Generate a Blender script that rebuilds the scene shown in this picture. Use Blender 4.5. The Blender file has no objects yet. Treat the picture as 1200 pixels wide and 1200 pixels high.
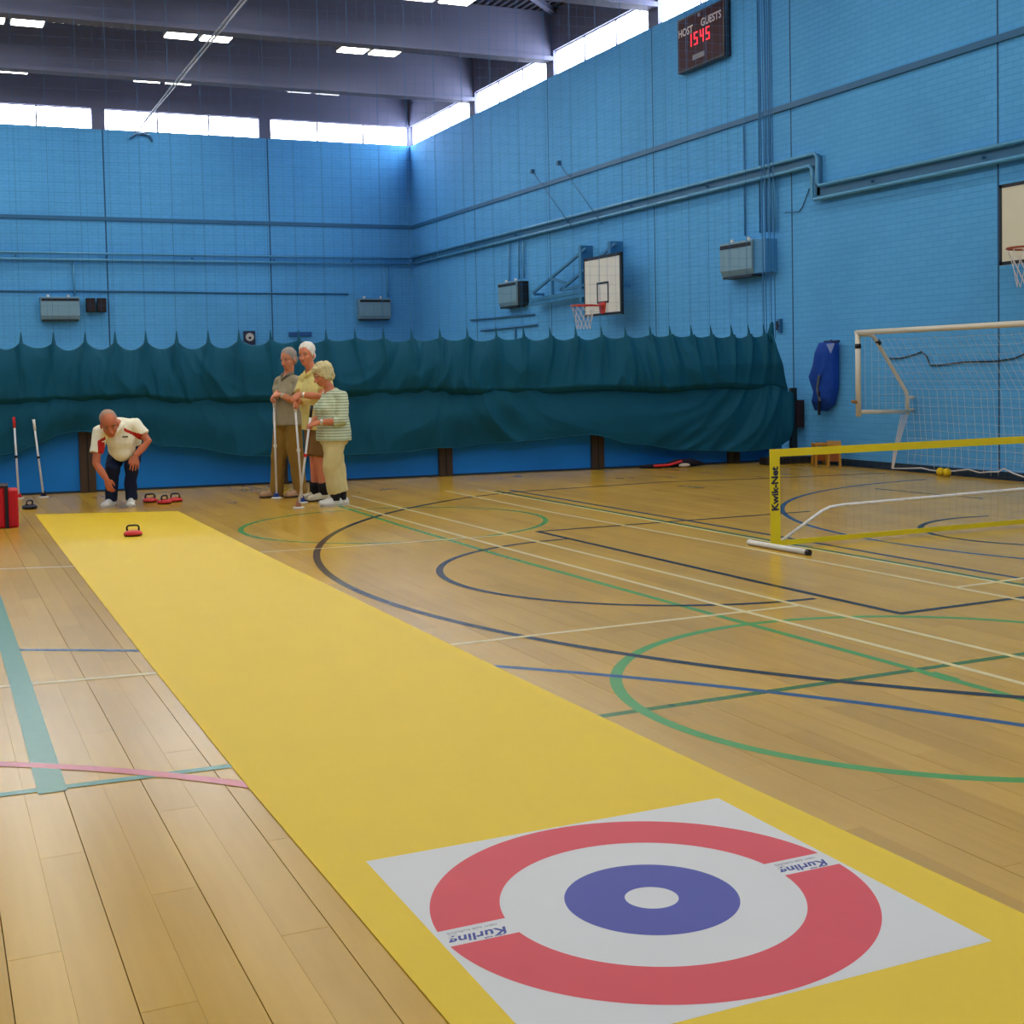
import bpy, bmesh, math, random
from mathutils import Vector, Matrix, noise
random.seed(7)
PI = math.pi
scene = bpy.context.scene
col = scene.collection

# ------------------------------------------------------------------ camera
F, PY = 1531.2, 506.4                       # focal length and principal row, in pixels of a 1200 frame
YAW, PIT, ROL = math.radians(24.1224), math.radians(-2.6443), math.radians(1.2146)
EYE = Vector((0, 0, 1.40))
_f = Vector((math.sin(YAW) * math.cos(PIT), math.cos(YAW) * math.cos(PIT), math.sin(PIT)))
_r = Vector((math.cos(YAW), -math.sin(YAW), 0))
_d = _f.cross(_r)
RIGHT = math.cos(ROL) * _r + math.sin(ROL) * _d
DOWN = -math.sin(ROL) * _r + math.cos(ROL) * _d
cam_data = bpy.data.cameras.new('camera')
cam_data.sensor_width = 36
cam_data.lens = F / 1200 * 36
cam_data.shift_y = -(600 - PY) / 1200
cam_data.clip_end = 200
cam = bpy.data.objects.new('camera', cam_data)
col.objects.link(cam)
cam.matrix_world = Matrix(((RIGHT.x, -DOWN.x, -_f.x, EYE.x), (RIGHT.y, -DOWN.y, -_f.y, EYE.y),
                           (RIGHT.z, -DOWN.z, -_f.z, EYE.z), (0, 0, 0, 1)))
scene.camera = cam

# ------------------------------------------------------------------ world, light levels, exposure
world = bpy.data.worlds.new('world'); scene.world = world
world.use_nodes = True
world.node_tree.nodes['Background'].inputs[0].default_value = (0.75, 0.85, 1.0, 1)
world.node_tree.nodes['Background'].inputs[1].default_value = 1.0
WINDOW_LIGHT = 21.0        # clerestory glazing seen against the sky
LAMP_LIGHT = 16.0          # ceiling luminaires
scene.view_settings.view_transform = 'Standard'
scene.view_settings.look = 'None'
scene.view_settings.exposure = -0.40
scene.view_settings.gamma = 1.0
scene.view_settings.use_curve_mapping = False
scene.cycles.use_denoising = True
scene.cycles.max_bounces = 8
scene.cycles.diffuse_bounces = 5
scene.cycles.sample_clamp_indirect = 6.0

# ------------------------------------------------------------------ surveying helpers (pixel of the photograph -> place in the hall)
def ray(x, y):
    return RIGHT * ((x - 600) / F) + DOWN * ((y - PY) / F) + _f
def on_floor(x, y, z=0.0):
    r = ray(x, y); return EYE + r * ((z - EYE.z) / r.z)
def on_x(x, y, X):
    r = ray(x, y); return EYE + r * (X / r.x)
def on_y(x, y, Y):
    r = ray(x, y); return EYE + r * (Y / r.y)

XW, YB, YN, XL = 11.663, 32.13, -4.95, -9.4      # right wall, back wall, near wall, left wall
SILL, HEAD, DECK = 7.28, 7.77, 8.55

# ------------------------------------------------------------------ materials
MATS = {}
def srgb(r, g, b):
    f = lambda c: (c / 255 / 12.92) if c / 255 <= 0.04045 else ((c / 255 + 0.055) / 1.055) ** 2.4
    return (f(r), f(g), f(b), 1)
def mat(name, rgb, rough=0.6, spec=0.4, var=0.08, scale=6.0, metal=0.0, bump=0.0, bscale=60.0, emit=None, estr=0.0, sheen=0.0):
    if name in MATS: return MATS[name]
    m = bpy.data.materials.new(name); m.use_nodes = True
    nt = m.node_tree; b = nt.nodes['Principled BSDF']
    c = srgb(*rgb)
    b.inputs['Roughness'].default_value = rough
    b.inputs['Specular IOR Level'].default_value = spec
    b.inputs['Metallic'].default_value = metal
    if sheen: b.inputs['Sheen Weight'].default_value = sheen
    tc = nt.nodes.new('ShaderNodeTexCoord')
    n = nt.nodes.new('ShaderNodeTexNoise'); n.inputs['Scale'].default_value = scale; n.inputs['Detail'].default_value = 3
    nt.links.new(tc.outputs['Object'], n.inputs['Vector'])
    mx = nt.nodes.new('ShaderNodeMix'); mx.data_type = 'RGBA'
    mx.inputs[6].default_value = tuple(min(1, x * (1 - var)) for x in c[:3]) + (1,)
    mx.inputs[7].default_value = tuple(min(1, x * (1 + var)) for x in c[:3]) + (1,)
    nt.links.new(n.outputs['Fac'], mx.inputs[0]); nt.links.new(mx.outputs[2], b.inputs['Base Color'])
    if bump:
        n2 = nt.nodes.new('ShaderNodeTexNoise'); n2.inputs['Scale'].default_value = bscale
        nt.links.new(tc.outputs['Object'], n2.inputs['Vector'])
        bp = nt.nodes.new('ShaderNodeBump'); bp.inputs['Strength'].default_value = bump; bp.inputs['Distance'].default_value = 0.02
        nt.links.new(n2.outputs['Fac'], bp.inputs['Height']); nt.links.new(bp.outputs['Normal'], b.inputs['Normal'])
    if emit:
        b.inputs['Emission Color'].default_value = srgb(*emit); b.inputs['Emission Strength'].default_value = estr
    MATS[name] = m
    return m

def brick_mat(name, axis, c1, c2, cm):
    m = bpy.data.materials.new(name); m.use_nodes = True
    nt = m.node_tree; b = nt.nodes['Principled BSDF']; L = nt.links
    tc = nt.nodes.new('ShaderNodeTexCoord'); s = nt.nodes.new('ShaderNodeSeparateXYZ'); cb = nt.nodes.new('ShaderNodeCombineXYZ')
    L.new(tc.outputs['Object'], s.inputs[0])
    L.new(s.outputs[axis], cb.inputs[0]); L.new(s.outputs[2], cb.inputs[1])
    br = nt.nodes.new('ShaderNodeTexBrick')
    br.inputs['Color1'].default_value = srgb(*c1); br.inputs['Color2'].default_value = srgb(*c2); br.inputs['Mortar'].default_value = srgb(*cm)
    br.inputs['Scale'].default_value = 1.0; br.inputs['Mortar Size'].default_value = 0.006; br.inputs['Mortar Smooth'].default_value = 0.3
    br.inputs['Brick Width'].default_value = 0.225; br.inputs['Row Height'].default_value = 0.075
    L.new(cb.outputs[0], br.inputs['Vector'])
    n = nt.nodes.new('ShaderNodeTexNoise'); n.inputs['Scale'].default_value = 0.45; n.inputs['Detail'].default_value = 5
    L.new(tc.outputs['Object'], n.inputs['Vector'])
    hs = nt.nodes.new('ShaderNodeHueSaturation')
    mr = nt.nodes.new('ShaderNodeMapRange'); mr.inputs['To Min'].default_value = 0.85; mr.inputs['To Max'].default_value = 1.15
    L.new(n.outputs['Fac'], mr.inputs['Value']); L.new(mr.outputs[0], hs.inputs['Value'])
    L.new(br.outputs['Color'], hs.inputs['Color']); L.new(hs.outputs[0], b.inputs['Base Color'])
    bp = nt.nodes.new('ShaderNodeBump'); bp.inputs['Strength'].default_value = 0.45; bp.inputs['Distance'].default_value = 0.010; bp.invert = True
    L.new(br.outputs['Fac'], bp.inputs['Height']); L.new(bp.outputs['Normal'], b.inputs['Normal'])
    b.inputs['Roughness'].default_value = 0.75; b.inputs['Specular IOR Level'].default_value = 0.2
    return m

def plank_mat():
    m = bpy.data.materials.new('beech_planks'); m.use_nodes = True
    nt = m.node_tree; b = nt.nodes['Principled BSDF']; L = nt.links
    oi = nt.nodes.new('ShaderNodeObjectInfo'); ge = nt.nodes.new('ShaderNodeNewGeometry')
    ad = nt.nodes.new('ShaderNodeMath'); ad.operation = 'ADD'
    L.new(oi.outputs['Random'], ad.inputs[0]); L.new(ge.outputs['Random Per Island'], ad.inputs[1])
    fr = nt.nodes.new('ShaderNodeMath'); fr.operation = 'FRACT'; L.new(ad.outputs[0], fr.inputs[0])
    mp = nt.nodes.new('ShaderNodeMapping'); mp.inputs['Scale'].default_value = (26, 1.6, 1)
    L.new(ge.outputs['Position'], mp.inputs['Vector'])
    n = nt.nodes.new('ShaderNodeTexNoise'); n.inputs['Scale'].default_value = 1.0; n.inputs['Detail'].default_value = 4; n.inputs['Distortion'].default_value = 0.6
    L.new(mp.outputs[0], n.inputs['Vector'])
    n2 = nt.nodes.new('ShaderNodeTexNoise'); n2.inputs['Scale'].default_value = 0.9; n2.inputs['Detail'].default_value = 4
    L.new(ge.outputs['Position'], n2.inputs['Vector'])
    cr = nt.nodes.new('ShaderNodeValToRGB')
    cr.color_ramp.elements[0].position = 0.0; cr.color_ramp.elements[0].color = srgb(178, 136, 42)
    cr.color_ramp.elements[1].position = 1.0; cr.color_ramp.elements[1].color = srgb(208, 165, 58)
    mixv = nt.nodes.new('ShaderNodeMath'); mixv.operation = 'MULTIPLY_ADD'; mixv.inputs[1].default_value = 0.45
    L.new(fr.outputs[0], mixv.inputs[0])
    m2 = nt.nodes.new('ShaderNodeMath'); m2.operation = 'MULTIPLY'; m2.inputs[1].default_value = 0.55
    L.new(n.outputs['Fac'], m2.inputs[0]); L.new(m2.outputs[0], mixv.inputs[2])
    L.new(mixv.outputs[0], cr.inputs['Fac'])
    hs = nt.nodes.new('ShaderNodeHueSaturation')
    mr = nt.nodes.new('ShaderNodeMapRange'); mr.inputs['To Min'].default_value = 0.84; mr.inputs['To Max'].default_value = 1.12
    L.new(n2.outputs['Fac'], mr.inputs['Value']); L.new(mr.outputs[0], hs.inputs['Value'])
    L.new(cr.outputs[0], hs.inputs['Color']); L.new(hs.outputs[0], b.inputs['Base Color'])
    b.inputs['Roughness'].default_value = 0.24; b.inputs['Specular IOR Level'].default_value = 0.34
    mr2 = nt.nodes.new('ShaderNodeMapRange'); mr2.inputs['To Min'].default_value = 0.19; mr2.inputs['To Max'].default_value = 0.262
    L.new(n2.outputs['Fac'], mr2.inputs['Value']); L.new(mr2.outputs[0], b.inputs['Roughness'])
    return m

def stripe_mat(name, c1, c2, pitch, duty):
    m = bpy.data.materials.new(name); m.use_nodes = True
    nt = m.node_tree; b = nt.nodes['Principled BSDF']; L = nt.links
    tc = nt.nodes.new('ShaderNodeTexCoord'); s = nt.nodes.new('ShaderNodeSeparateXYZ'); L.new(tc.outputs['Object'], s.inputs[0])
    a = nt.nodes.new('ShaderNodeMath'); a.operation = 'DIVIDE'; a.inputs[1].default_value = pitch; L.new(s.outputs[2], a.inputs[0])
    fr = nt.nodes.new('ShaderNodeMath'); fr.operation = 'FRACT'; L.new(a.outputs[0], fr.inputs[0])
    lt = nt.nodes.new('ShaderNodeMath'); lt.operation = 'LESS_THAN'; lt.inputs[1].default_value = duty; L.new(fr.outputs[0], lt.inputs[0])
    mx = nt.nodes.new('ShaderNodeMix'); mx.data_type = 'RGBA'; mx.inputs[6].default_value = srgb(*c1); mx.inputs[7].default_value = srgb(*c2)
    L.new(lt.outputs[0], mx.inputs[0]); L.new(mx.outputs[2], b.inputs['Base Color'])
    b.inputs['Roughness'].default_value = 0.85
    return m

# ------------------------------------------------------------------ mesh builder
class MB:
    def __init__(s): s.v = []; s.f = []; s.m = []
    def add(s, vs, fs, mi=0):
        o = len(s.v); s.v += [tuple(v) for v in vs]; s.f += [tuple(i + o for i in f) for f in fs]; s.m += [mi] * len(fs); return s
    def box(s, a, b, mi=0):
        x0, y0, z0 = a; x1, y1, z1 = b
        return s.add([(x0, y0, z0), (x1, y0, z0), (x1, y1, z0), (x0, y1, z0), (x0, y0, z1), (x1, y0, z1), (x1, y1, z1), (x0, y1, z1)],
                     [(0, 3, 2, 1), (4, 5, 6, 7), (0, 1, 5, 4), (1, 2, 6, 5), (2, 3, 7, 6), (3, 0, 4, 7)], mi)
    def bar(s, a, b, w, h, up=(0, 0, 1), mi=0):          # square bar from a to b
        a, b = Vector(a), Vector(b); t = (b - a).normalized(); u = Vector(up)
        if abs(t.dot(u)) > 0.95: u = Vector((0, 1, 0))
        sd = t.cross(u).normalized() * (w / 2); u = sd.cross(t).normalized() * (h / 2)
        vs = [p + i * sd + j * u for p in (a, b) for i, j in ((-1, -1), (1, -1), (1, 1), (-1, 1))]
        return s.add(vs, [(0, 1, 2, 3), (7, 6, 5, 4), (0, 4, 5, 1), (1, 5, 6, 2), (2, 6, 7, 3), (3, 7, 4, 0)], mi)
    def tube(s, pts, r, n=8, mi=0, caps=True, side=None):  # r: number, list, or list of (rx, ry); side: direction of rx
        pts = [Vector(p) for p in pts]; k = len(pts)
        rr = r if isinstance(r, (list, tuple)) else [r] * k
        rings = []; pv = None
        for i, p in enumerate(pts):
            t = (pts[min(i + 1, k - 1)] - pts[max(i - 1, 0)]).normalized()
            if pv is None:
                ref = Vector(side) if side is not None else (Vector((0, 0, 1)) if abs(t.z) < 0.9 else Vector((1, 0, 0)))
            else: ref = pv
            a = (ref - t * ref.dot(t))
            if a.length < 1e-5: a = t.orthogonal()
            a.normalize(); b = t.cross(a); pv = a
            ra, rb = rr[i] if isinstance(rr[i], (list, tuple)) else (rr[i], rr[i])
            rings.append([p + a * (ra * math.cos(2 * PI * j / n)) + b * (rb * math.sin(2 * PI * j / n)) for j in range(n)])
        vs = [q for g in rings for q in g]; fs = []
        for i in range(k - 1):
            for j in range(n):
                fs.append((i * n + j, i * n + (j + 1) % n, (i + 1) * n + (j + 1) % n, (i + 1) * n + j))
        if caps: fs += [tuple(range(n - 1, -1, -1)), tuple((k - 1) * n + j for j in range(n))]
        return s.add(vs, fs, mi)
    def ball(s, c, r, n=12, m=8, axes=None, mi=0):        # ellipsoid
        c = Vector(c); r = r if isinstance(r, (list, tuple)) else (r, r, r)
        ax = axes or (Vector((1, 0, 0)), Vector((0, 1, 0)), Vector((0, 0, 1)))
        P = lambda x, y, z: c + ax[0] * (x * r[0]) + ax[1] * (y * r[1]) + ax[2] * (z * r[2])
        vs = [P(0, 0, -1)]
        for i in range(1, m):
            ph = -PI / 2 + PI * i / m
            vs += [P(math.cos(ph) * math.cos(2 * PI * j / n), math.cos(ph) * math.sin(2 * PI * j / n), math.sin(ph)) for j in range(n)]
        vs.append(P(0, 0, 1)); fs = [(0, 1 + (j + 1) % n, 1 + j) for j in range(n)]
        for i in range(m - 2):
            for j in range(n):
                a = 1 + i * n; fs.append((a + j, a + (j + 1) % n, a + n + (j + 1) % n, a + n + j))
        e = len(vs) - 1; a = 1 + (m - 2) * n
        fs += [(a + j, a + (j + 1) % n, e) for j in range(n)]
        return s.add(vs, fs, mi)
    def lathe(s, prof, n=24, c=(0, 0, 0), mi=0):          # profile [(r, z)...] closed at both ends
        c = Vector(c); k = len(prof)
        vs = [c + Vector((r * math.cos(2 * PI * j / n), r * math.sin(2 * PI * j / n), z)) for r, z in prof for j in range(n)]
        fs = [(i * n + j, i * n + (j + 1) % n, (i + 1) * n + (j + 1) % n, (i + 1) * n + j) for i in range(k - 1) for j in range(n)]
        fs += [tuple(range(n - 1, -1, -1)), tuple((k - 1) * n + j for j in range(n))]
        return s.add(vs, fs, mi)
    def prism(s, poly, h, mi=0):                          # polygon of 3-D points pushed along vector h
        h = Vector(h); p = [Vector(q) for q in poly]; n = len(p)
        return s.add(p + [q + h for q in p], [tuple(range(n - 1, -1, -1)), tuple(range(n, 2 * n))] +
                     [(i, (i + 1) % n, n + (i + 1) % n, n + i) for i in range(n)], mi)
    def mesh(s, name):
        me = bpy.data.meshes.new(name); me.from_pydata(s.v, [], s.f); me.validate(); me.update()
        bm = bmesh.new(); bm.from_mesh(me); bmesh.ops.recalc_face_normals(bm, faces=bm.faces); bm.to_mesh(me); bm.free()
        return me
    def build(s, name, material, parent=None, smooth=False, bevel=0.0, loc=None, kind=None):
        me = s.mesh(name)
        for mm in (material if isinstance(material, list) else [material]): me.materials.append(mm)
        if isinstance(material, list) and len(me.polygons) == len(s.m): me.polygons.foreach_set('material_index', s.m)
        if smooth: me.polygons.foreach_set('use_smooth', [True] * len(me.polygons))
        o = bpy.data.objects.new(name, me); col.objects.link(o)
        if parent is not None: o.parent = parent
        if loc is not None: o.location = loc
        if bevel:
            b = o.modifiers.new('bevel', 'BEVEL'); b.width = bevel; b.segments = 2; b.limit_method = 'ANGLE'
        if kind: o['kind'] = kind
        return o
def empty(name, loc=(0, 0, 0), rz=0.0):
    o = bpy.data.objects.new(name, None); col.objects.link(o); o.location = loc; o.rotation_euler = (0, 0, rz); o.empty_display_size = 0.1
    return o
def tag(o, label, cat, group=None):
    o['label'] = label; o['category'] = cat
    if group: o['group'] = group
    return o
def copy_part(o, parent, loc=None):
    c = o.copy(); col.objects.link(c); c.parent = parent
    if loc is not None: c.location = loc
    return c
def text_mesh(name, body, size, material, parent, M, extrude=0.0006, shear=0.0, offset=0.0, space=1.0, align='CENTER'):
    cu = bpy.data.curves.new(name, 'FONT'); cu.body = body; cu.size = size; cu.extrude = extrude; cu.shear = shear; cu.offset = offset
    cu.space_character = space; cu.align_x = align; cu.align_y = 'CENTER'; cu.resolution_u = 3
    t = bpy.data.objects.new(name, cu); col.objects.link(t)
    bpy.context.view_layer.update()
    me = bpy.data.meshes.new_from_object(t.evaluated_get(bpy.context.evaluated_depsgraph_get()))
    bpy.data.objects.remove(t); me.transform(M); me.materials.clear(); me.materials.append(material)
    o = bpy.data.objects.new(name, me); col.objects.link(o); o.parent = parent
    return o
def basis(x, y, o):
    x = Vector(x).normalized(); y = Vector(y).normalized(); z = x.cross(y)
    return Matrix(((x.x, y.x, z.x, o[0]), (x.y, y.y, z.y, o[1]), (x.z, y.z, z.z, o[2]), (0, 0, 0, 1)))

# ------------------------------------------------------------------ palette
BLUE_R = brick_mat('blue_brick_right', 1, (84, 162, 223), (88, 166, 226), (74, 151, 213))
BLUE_B = brick_mat('blue_brick_back', 0, (84, 162, 223), (88, 166, 226), (74, 151, 213))
BLUE = mat('blue_paint', (62, 132, 184), 0.45, 0.4, 0.05)
BLUE_TRIM = mat('dark_blue_trim', (38, 98, 142), 0.5, 0.4, 0.06)
PIPE = mat('blue_pipe_paint', (74, 146, 190), 0.35, 0.5, 0.05)
SKIRT = mat('skirting_paint', (22, 48, 72), 0.5)
CONC = mat('lilac_grey_concrete', (106, 110, 138), 0.7, 0.2, 0.1, 1.5)
STEEL = mat('dark_steel', (44, 44, 56), 0.55, 0.3)
WHITE = mat('white_paint', (226, 224, 216), 0.35, 0.5, 0.03)
BLACK = mat('black_plastic', (18, 18, 20), 0.4, 0.4)
GREY = mat('grey_casing', (112, 150, 172), 0.45, 0.4, 0.06)
DARKSLOT = mat('dark_slot', (16, 26, 40), 0.6)
YEL = mat('yellow_tape', (226, 206, 32), 0.55, 0.3, 0.05)
RED = mat('red_plastic', (206, 30, 36), 0.28, 0.5, 0.05)
FLOORBASE = mat('floor_gap', (112, 80, 44), 0.8, 0.1)
PLANK = plank_mat()

# ================================================================== FLOOR
fb = MB().box((XL, YN, -0.12), (XW, YB, -0.008)); floor = fb.build('floor', FLOORBASE); floor['kind'] = 'structure'
PW, PL = 0.127, 1.78
pm = MB()
w2, l2, bz = (PW - 0.0012) / 2, (PL - 0.0012) / 2, 0.0005
pm.add([(-w2, -l2, -.008), (w2, -l2, -.008), (w2, l2, -.008), (-w2, l2, -.008), (-w2, -l2, -bz), (w2, -l2, -bz), (w2, l2, -bz), (-w2, l2, -bz),
        (-w2 + bz, -l2 + bz, 0), (w2 - bz, -l2 + bz, 0), (w2 - bz, l2 - bz, 0), (-w2 + bz, l2 - bz, 0)],
       [(0, 1, 5, 4), (1, 2, 6, 5), (2, 3, 7, 6), (3, 0, 4, 7), (4, 5, 9, 8), (5, 6, 10, 9), (6, 7, 11, 10), (7, 4, 8, 11), (8, 9, 10, 11)])
plank_me = pm.mesh('plank'); plank_me.materials.append(PLANK)
pos = []
nrow = int((XW - XL) / PW)
for i in range(nrow):
    x = XL + 0.065 + i * PW + (0.0005 if i % 2 else -0.0005)
    y = YN + 0.9 + random.random() * 0.02 + PL * ((i * 0.382) % 1.0)
    while y + PL / 2 < YB:
        pos.append((x, y)); y += PL
def seen(p):
    if 0.98 < p[0] < 2.40 and p[1] < 13.5: return -1
    best = -1
    for dy in (-PL / 2, 0, PL / 2):
        q = Vector((p[0], p[1] + dy, 0)) - EYE; d = q.dot(_f)
        if d < 0.5: continue
        u, v = 600 + F * q.dot(RIGHT) / d, PY + F * q.dot(DOWN) / d
        if -20 < u < 1220 and v < 1230: best = max(best, 1 / d)
    return best
order = sorted(pos, key=seen, reverse=True)
for p in order[:300]:
    o = bpy.data.objects.new('plank', plank_me); col.objects.link(o); o.parent = floor; o.location = (p[0], p[1], 0)
rest = MB()
pv = [v.co[:] for v in plank_me.vertices]; pf = [tuple(q.vertices) for q in plank_me.polygons]
for p in order[300:]: rest.add([(a + p[0], b + p[1], c) for a, b, c in pv], pf)
rest.build('plank_field', PLANK, floor, kind='stuff')

# painted court lines: thin films on the planks
LN = {k: mat('line_' + k, c, 0.25, 0.25, 0.08, 20) for k, c in dict(black=(32, 25, 24), blue=(52, 82, 118), green=(86, 150, 66), dgreen=(74, 112, 30),
      white=(222, 204, 146), teal=(84, 140, 118), pink=(204, 114, 118), navy=(62, 66, 80)).items()}
lz = [0.0004]
def line(c, pts, w=0.05):
    lz[0] += 0.00006; z = lz[0]; pts = [Vector((p[0], p[1], 0)) for p in pts]; k = len(pts); L_, R_ = [], []
    for i, p in enumerate(pts):
        t = (pts[min(i + 1, k - 1)] - pts[max(i - 1, 0)]).normalized(); nn = Vector((-t.y, t.x, 0)) * (w / 2)
        L_.append(p + nn); R_.append(p - nn)
    m = MB(); vs = [(q.x, q.y, z) for q in L_] + [(q.x, q.y, z) for q in R_]
    m.add(vs, [(i, i + 1, k + i + 1, k + i) for i in range(k - 1)])
    me = m.mesh('court_line')
    if me.polygons[0].normal.z < 0: me.flip_normals()
    me.materials.append(LN[c]); o = bpy.data.objects.new('court_line', me); col.objects.link(o); o.parent = floor
def arc(c, cx, cy, r, a0, a1, w=0.05, n=64):
    line(c, [(cx + r * math.cos(math.radians(a0 + (a1 - a0) * i / n)), cy + r * math.sin(math.radians(a0 + (a1 - a0) * i / n))) for i in range(n + 1)], w)
line('dgreen', [(2.0, 4.63), (9.5, 4.72)])
arc('green', 4.08, 4.47, 1.455, 0, 360, 0.055, 96)
arc('green', 3.98, 11.63, 1.42, 0, 360, 0.05, 96)
line('green', [(4.02, 14.2), (3.965, 11.2), (3.962, 9), (4.02, 6.6), (4.07, 5), (4.12, 3.2)], 0.05)
line('green', [(4.05, 4.50), (4.13, 4.50)], 0.16)
arc('blue', -3.77, -0.19, 8.53, 0, 75, 0.05, 72)
arc('blue', 10.94, 8.19, 4.09, 90, 205, 0.05)
line('navy', [(6.27, 14.1), (6.36, 9.0), (6.37, 7.4), (6.42, 5.0)], 0.05)
line('dgreen', [(6.09, 14.1), (6.15, 9.0), (6.2, 6.5), (6.27, 5.4)], 0.05)
arc('black', 8.74, 8.23, 6.23, 120, 226, 0.055, 96)
line('black', [(5.62, 13.62), (6.2, 13.85), (8.24, 13.93), (9.5, 13.6), (11.2, 13.3)], 0.05)
arc('black', 4.83, 8.04, 1.66, 90, 270, 0.05)
line('black', [(4.835, 10.31), (4.895, 7.0), (4.938, 5.745)], 0.05)
line('black', [(4.92, 5.75), (5.785, 5.786), (6.6, 5.76)], 0.05)
line('black', [(4.82, 10.29), (6.1, 10.27), (7.7, 10.24)], 0.05)
arc('black', 8.47, 8.01, 1.04, 74, 230, 0.05)
line('black', [(9.7, 11.7), (9.83, 10.2)], 0.04)
line('white', [(4.475, 14.6), (4.53, 10.2), (4.605, 6.5), (4.70, 3.5)], 0.04)
line('white', [(4.12, 13.7), (4.157, 9.55), (4.22, 6.5), (4.29, 4.6), (4.31, 3.4)], 0.04)
line('white', [(5.6, 14.5), (5.62, 11.6), (5.75, 8.4), (5.83, 5.0)], 0.04)
line('white', [(5.98, 14.4), (6.06, 11.8), (6.105, 8.6), (6.19, 5.0)], 0.04)
line('white', [(2.30, 6.235), (4.62, 6.236)], 0.04)
line('white', [(2.30, 10.33), (2.87, 10.267), (4.53, 10.21)], 0.04)
line('white', [(5.78, 6.25), (7.4, 6.37)], 0.04)
line('white', [(-2.2, 6.6), (0.26, 6.414), (1.1, 6.32)], 0.04)
line('white', [(-2.2, 11.0), (0.46, 10.49), (1.1, 10.29)], 0.04)
line('teal', [(0.352, 11.5), (0.352, 6.4), (0.344, 4.66)], 0.095)
line('teal', [(-2.0, 4.84), (0.18, 4.717), (1.1, 4.665)], 0.045)
arc('pink', -1.84, 2.05, 3.67, 30, 100, 0.055)

# ================================================================== WALLS
def structure(o): o['kind'] = 'structure'; return o
wall_right = structure(MB().box((XW, YN - 0.3, -0.1), (XW + 0.3, YB + 0.3, SILL)).build('wall_right', BLUE_R))
wall_back = structure(MB().box((XL, YB, -0.1), (XW, YB + 0.3, SILL)).build('wall_back', BLUE_B))
wall_left = structure(MB().box((XL - 0.3, YN - 0.3, -0.1), (XL, YB + 0.3, DECK + 0.1)).build('wall_left', BLUE_R))
wall_near = structure(MB().box((XL, YN - 0.3, -0.1), (XW, YN, SILL)).build('wall_near', BLUE_B))
# fascias over the glazing and piers between the windows
PY_ = [27.9 - 4.08 * k for k in range(8)]                   # piers along the long walls
PX_ = [3.935 - 3.95 * k for k in range(-1, 4)]              # piers along the end walls
MB().box((XW, YN, HEAD), (XW + 0.25, YB, DECK + 0.1)).build('fascia', CONC, wall_right)
MB().box((XL, YB, HEAD), (XW, YB + 0.25, DECK + 0.1)).build('fascia', CONC, wall_back)
MB().box((XL, YN - 0.25, HEAD), (XW, YN, DECK + 0.1)).build('fascia', CONC, wall_near)
for y in PY_:
    MB().box((XW, y - 0.17, SILL), (XW + 0.25, y + 0.17, HEAD)).build('pier', CONC, wall_right)
for x in PX_:
    MB().box((x - 0.145, YB, SILL), (x + 0.145, YB + 0.25, HEAD)).build('pier', CONC, wall_back)
    MB().box((x - 0.145, YN - 0.25, SILL), (x + 0.145, YN, HEAD)).build('pier', CONC, wall_near)
MB().box((XW - 0.002, YB - 0.002, SILL), (XW + 0.2, YB + 0.2, HEAD)).build('pier', CONC, wall_back)
GLASS = mat('skylit_glazing', (235, 240, 250), 0.2, 0.5, 0.02, emit=(240, 245, 255), estr=WINDOW_LIGHT)
FRAME = mat('window_frame', (96, 98, 116), 0.5)
wn = [0]
def window(a0, a1, fixed, along):      # a strip of three panes; along = 'x' or 'y'
    wn[0] += 1
    w = empty('window_%d' % wn[0], (fixed, (a0 + a1) / 2, SILL) if along == 'y' else ((a0 + a1) / 2, fixed, SILL)); w['kind'] = 'structure'
    h = (a1 - a0) / 2; H_ = HEAD - SILL; n = 3; pw = 2 * h / n
    def bx(p, q, d0, d1, z0, z1):
        return MB().box((d0, p, z0), (d1, q, z1)) if along == 'y' else MB().box((p, d0, z0), (q, d1, z1))
    for k in range(n):
        bx(-h + k * pw + 0.018, -h + (k + 1) * pw - 0.018, -0.006, 0.006, 0.02, H_ - 0.02).build('pane', GLASS, w)
    for k in range(1, n): bx(-h + k * pw - 0.018, -h + k * pw + 0.018, -0.03, 0.03, 0, H_).build('mullion', FRAME, w)
    bx(-h, h, -0.03, 0.03, 0, 0.02).build('sill_rail', FRAME, w); bx(-h, h, -0.03, 0.03, H_ - 0.02, H_).build('head_rail', FRAME, w)
ys = [YB - 0.05] + PY_ + [YN + 0.05]
for i in range(len(ys) - 1):
    a, b = ys[i + 1] + (0.17 if i + 1 < len(ys) - 1 else 0), ys[i] - (0.17 if i else 0)
    window(a, b, XW + 0.08, 'y')
xs = [XL + 0.02] + sorted(PX_) + [XW - 0.04]
for i in range(len(xs) - 1):
    a, b = xs[i] + (0.145 if i else 0), xs[i + 1] - (0.145 if i + 1 < len(xs) - 1 else 0)
    window(a, b, YB + 0.08, 'x'); window(a, b, YN - 0.08, 'x')
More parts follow.
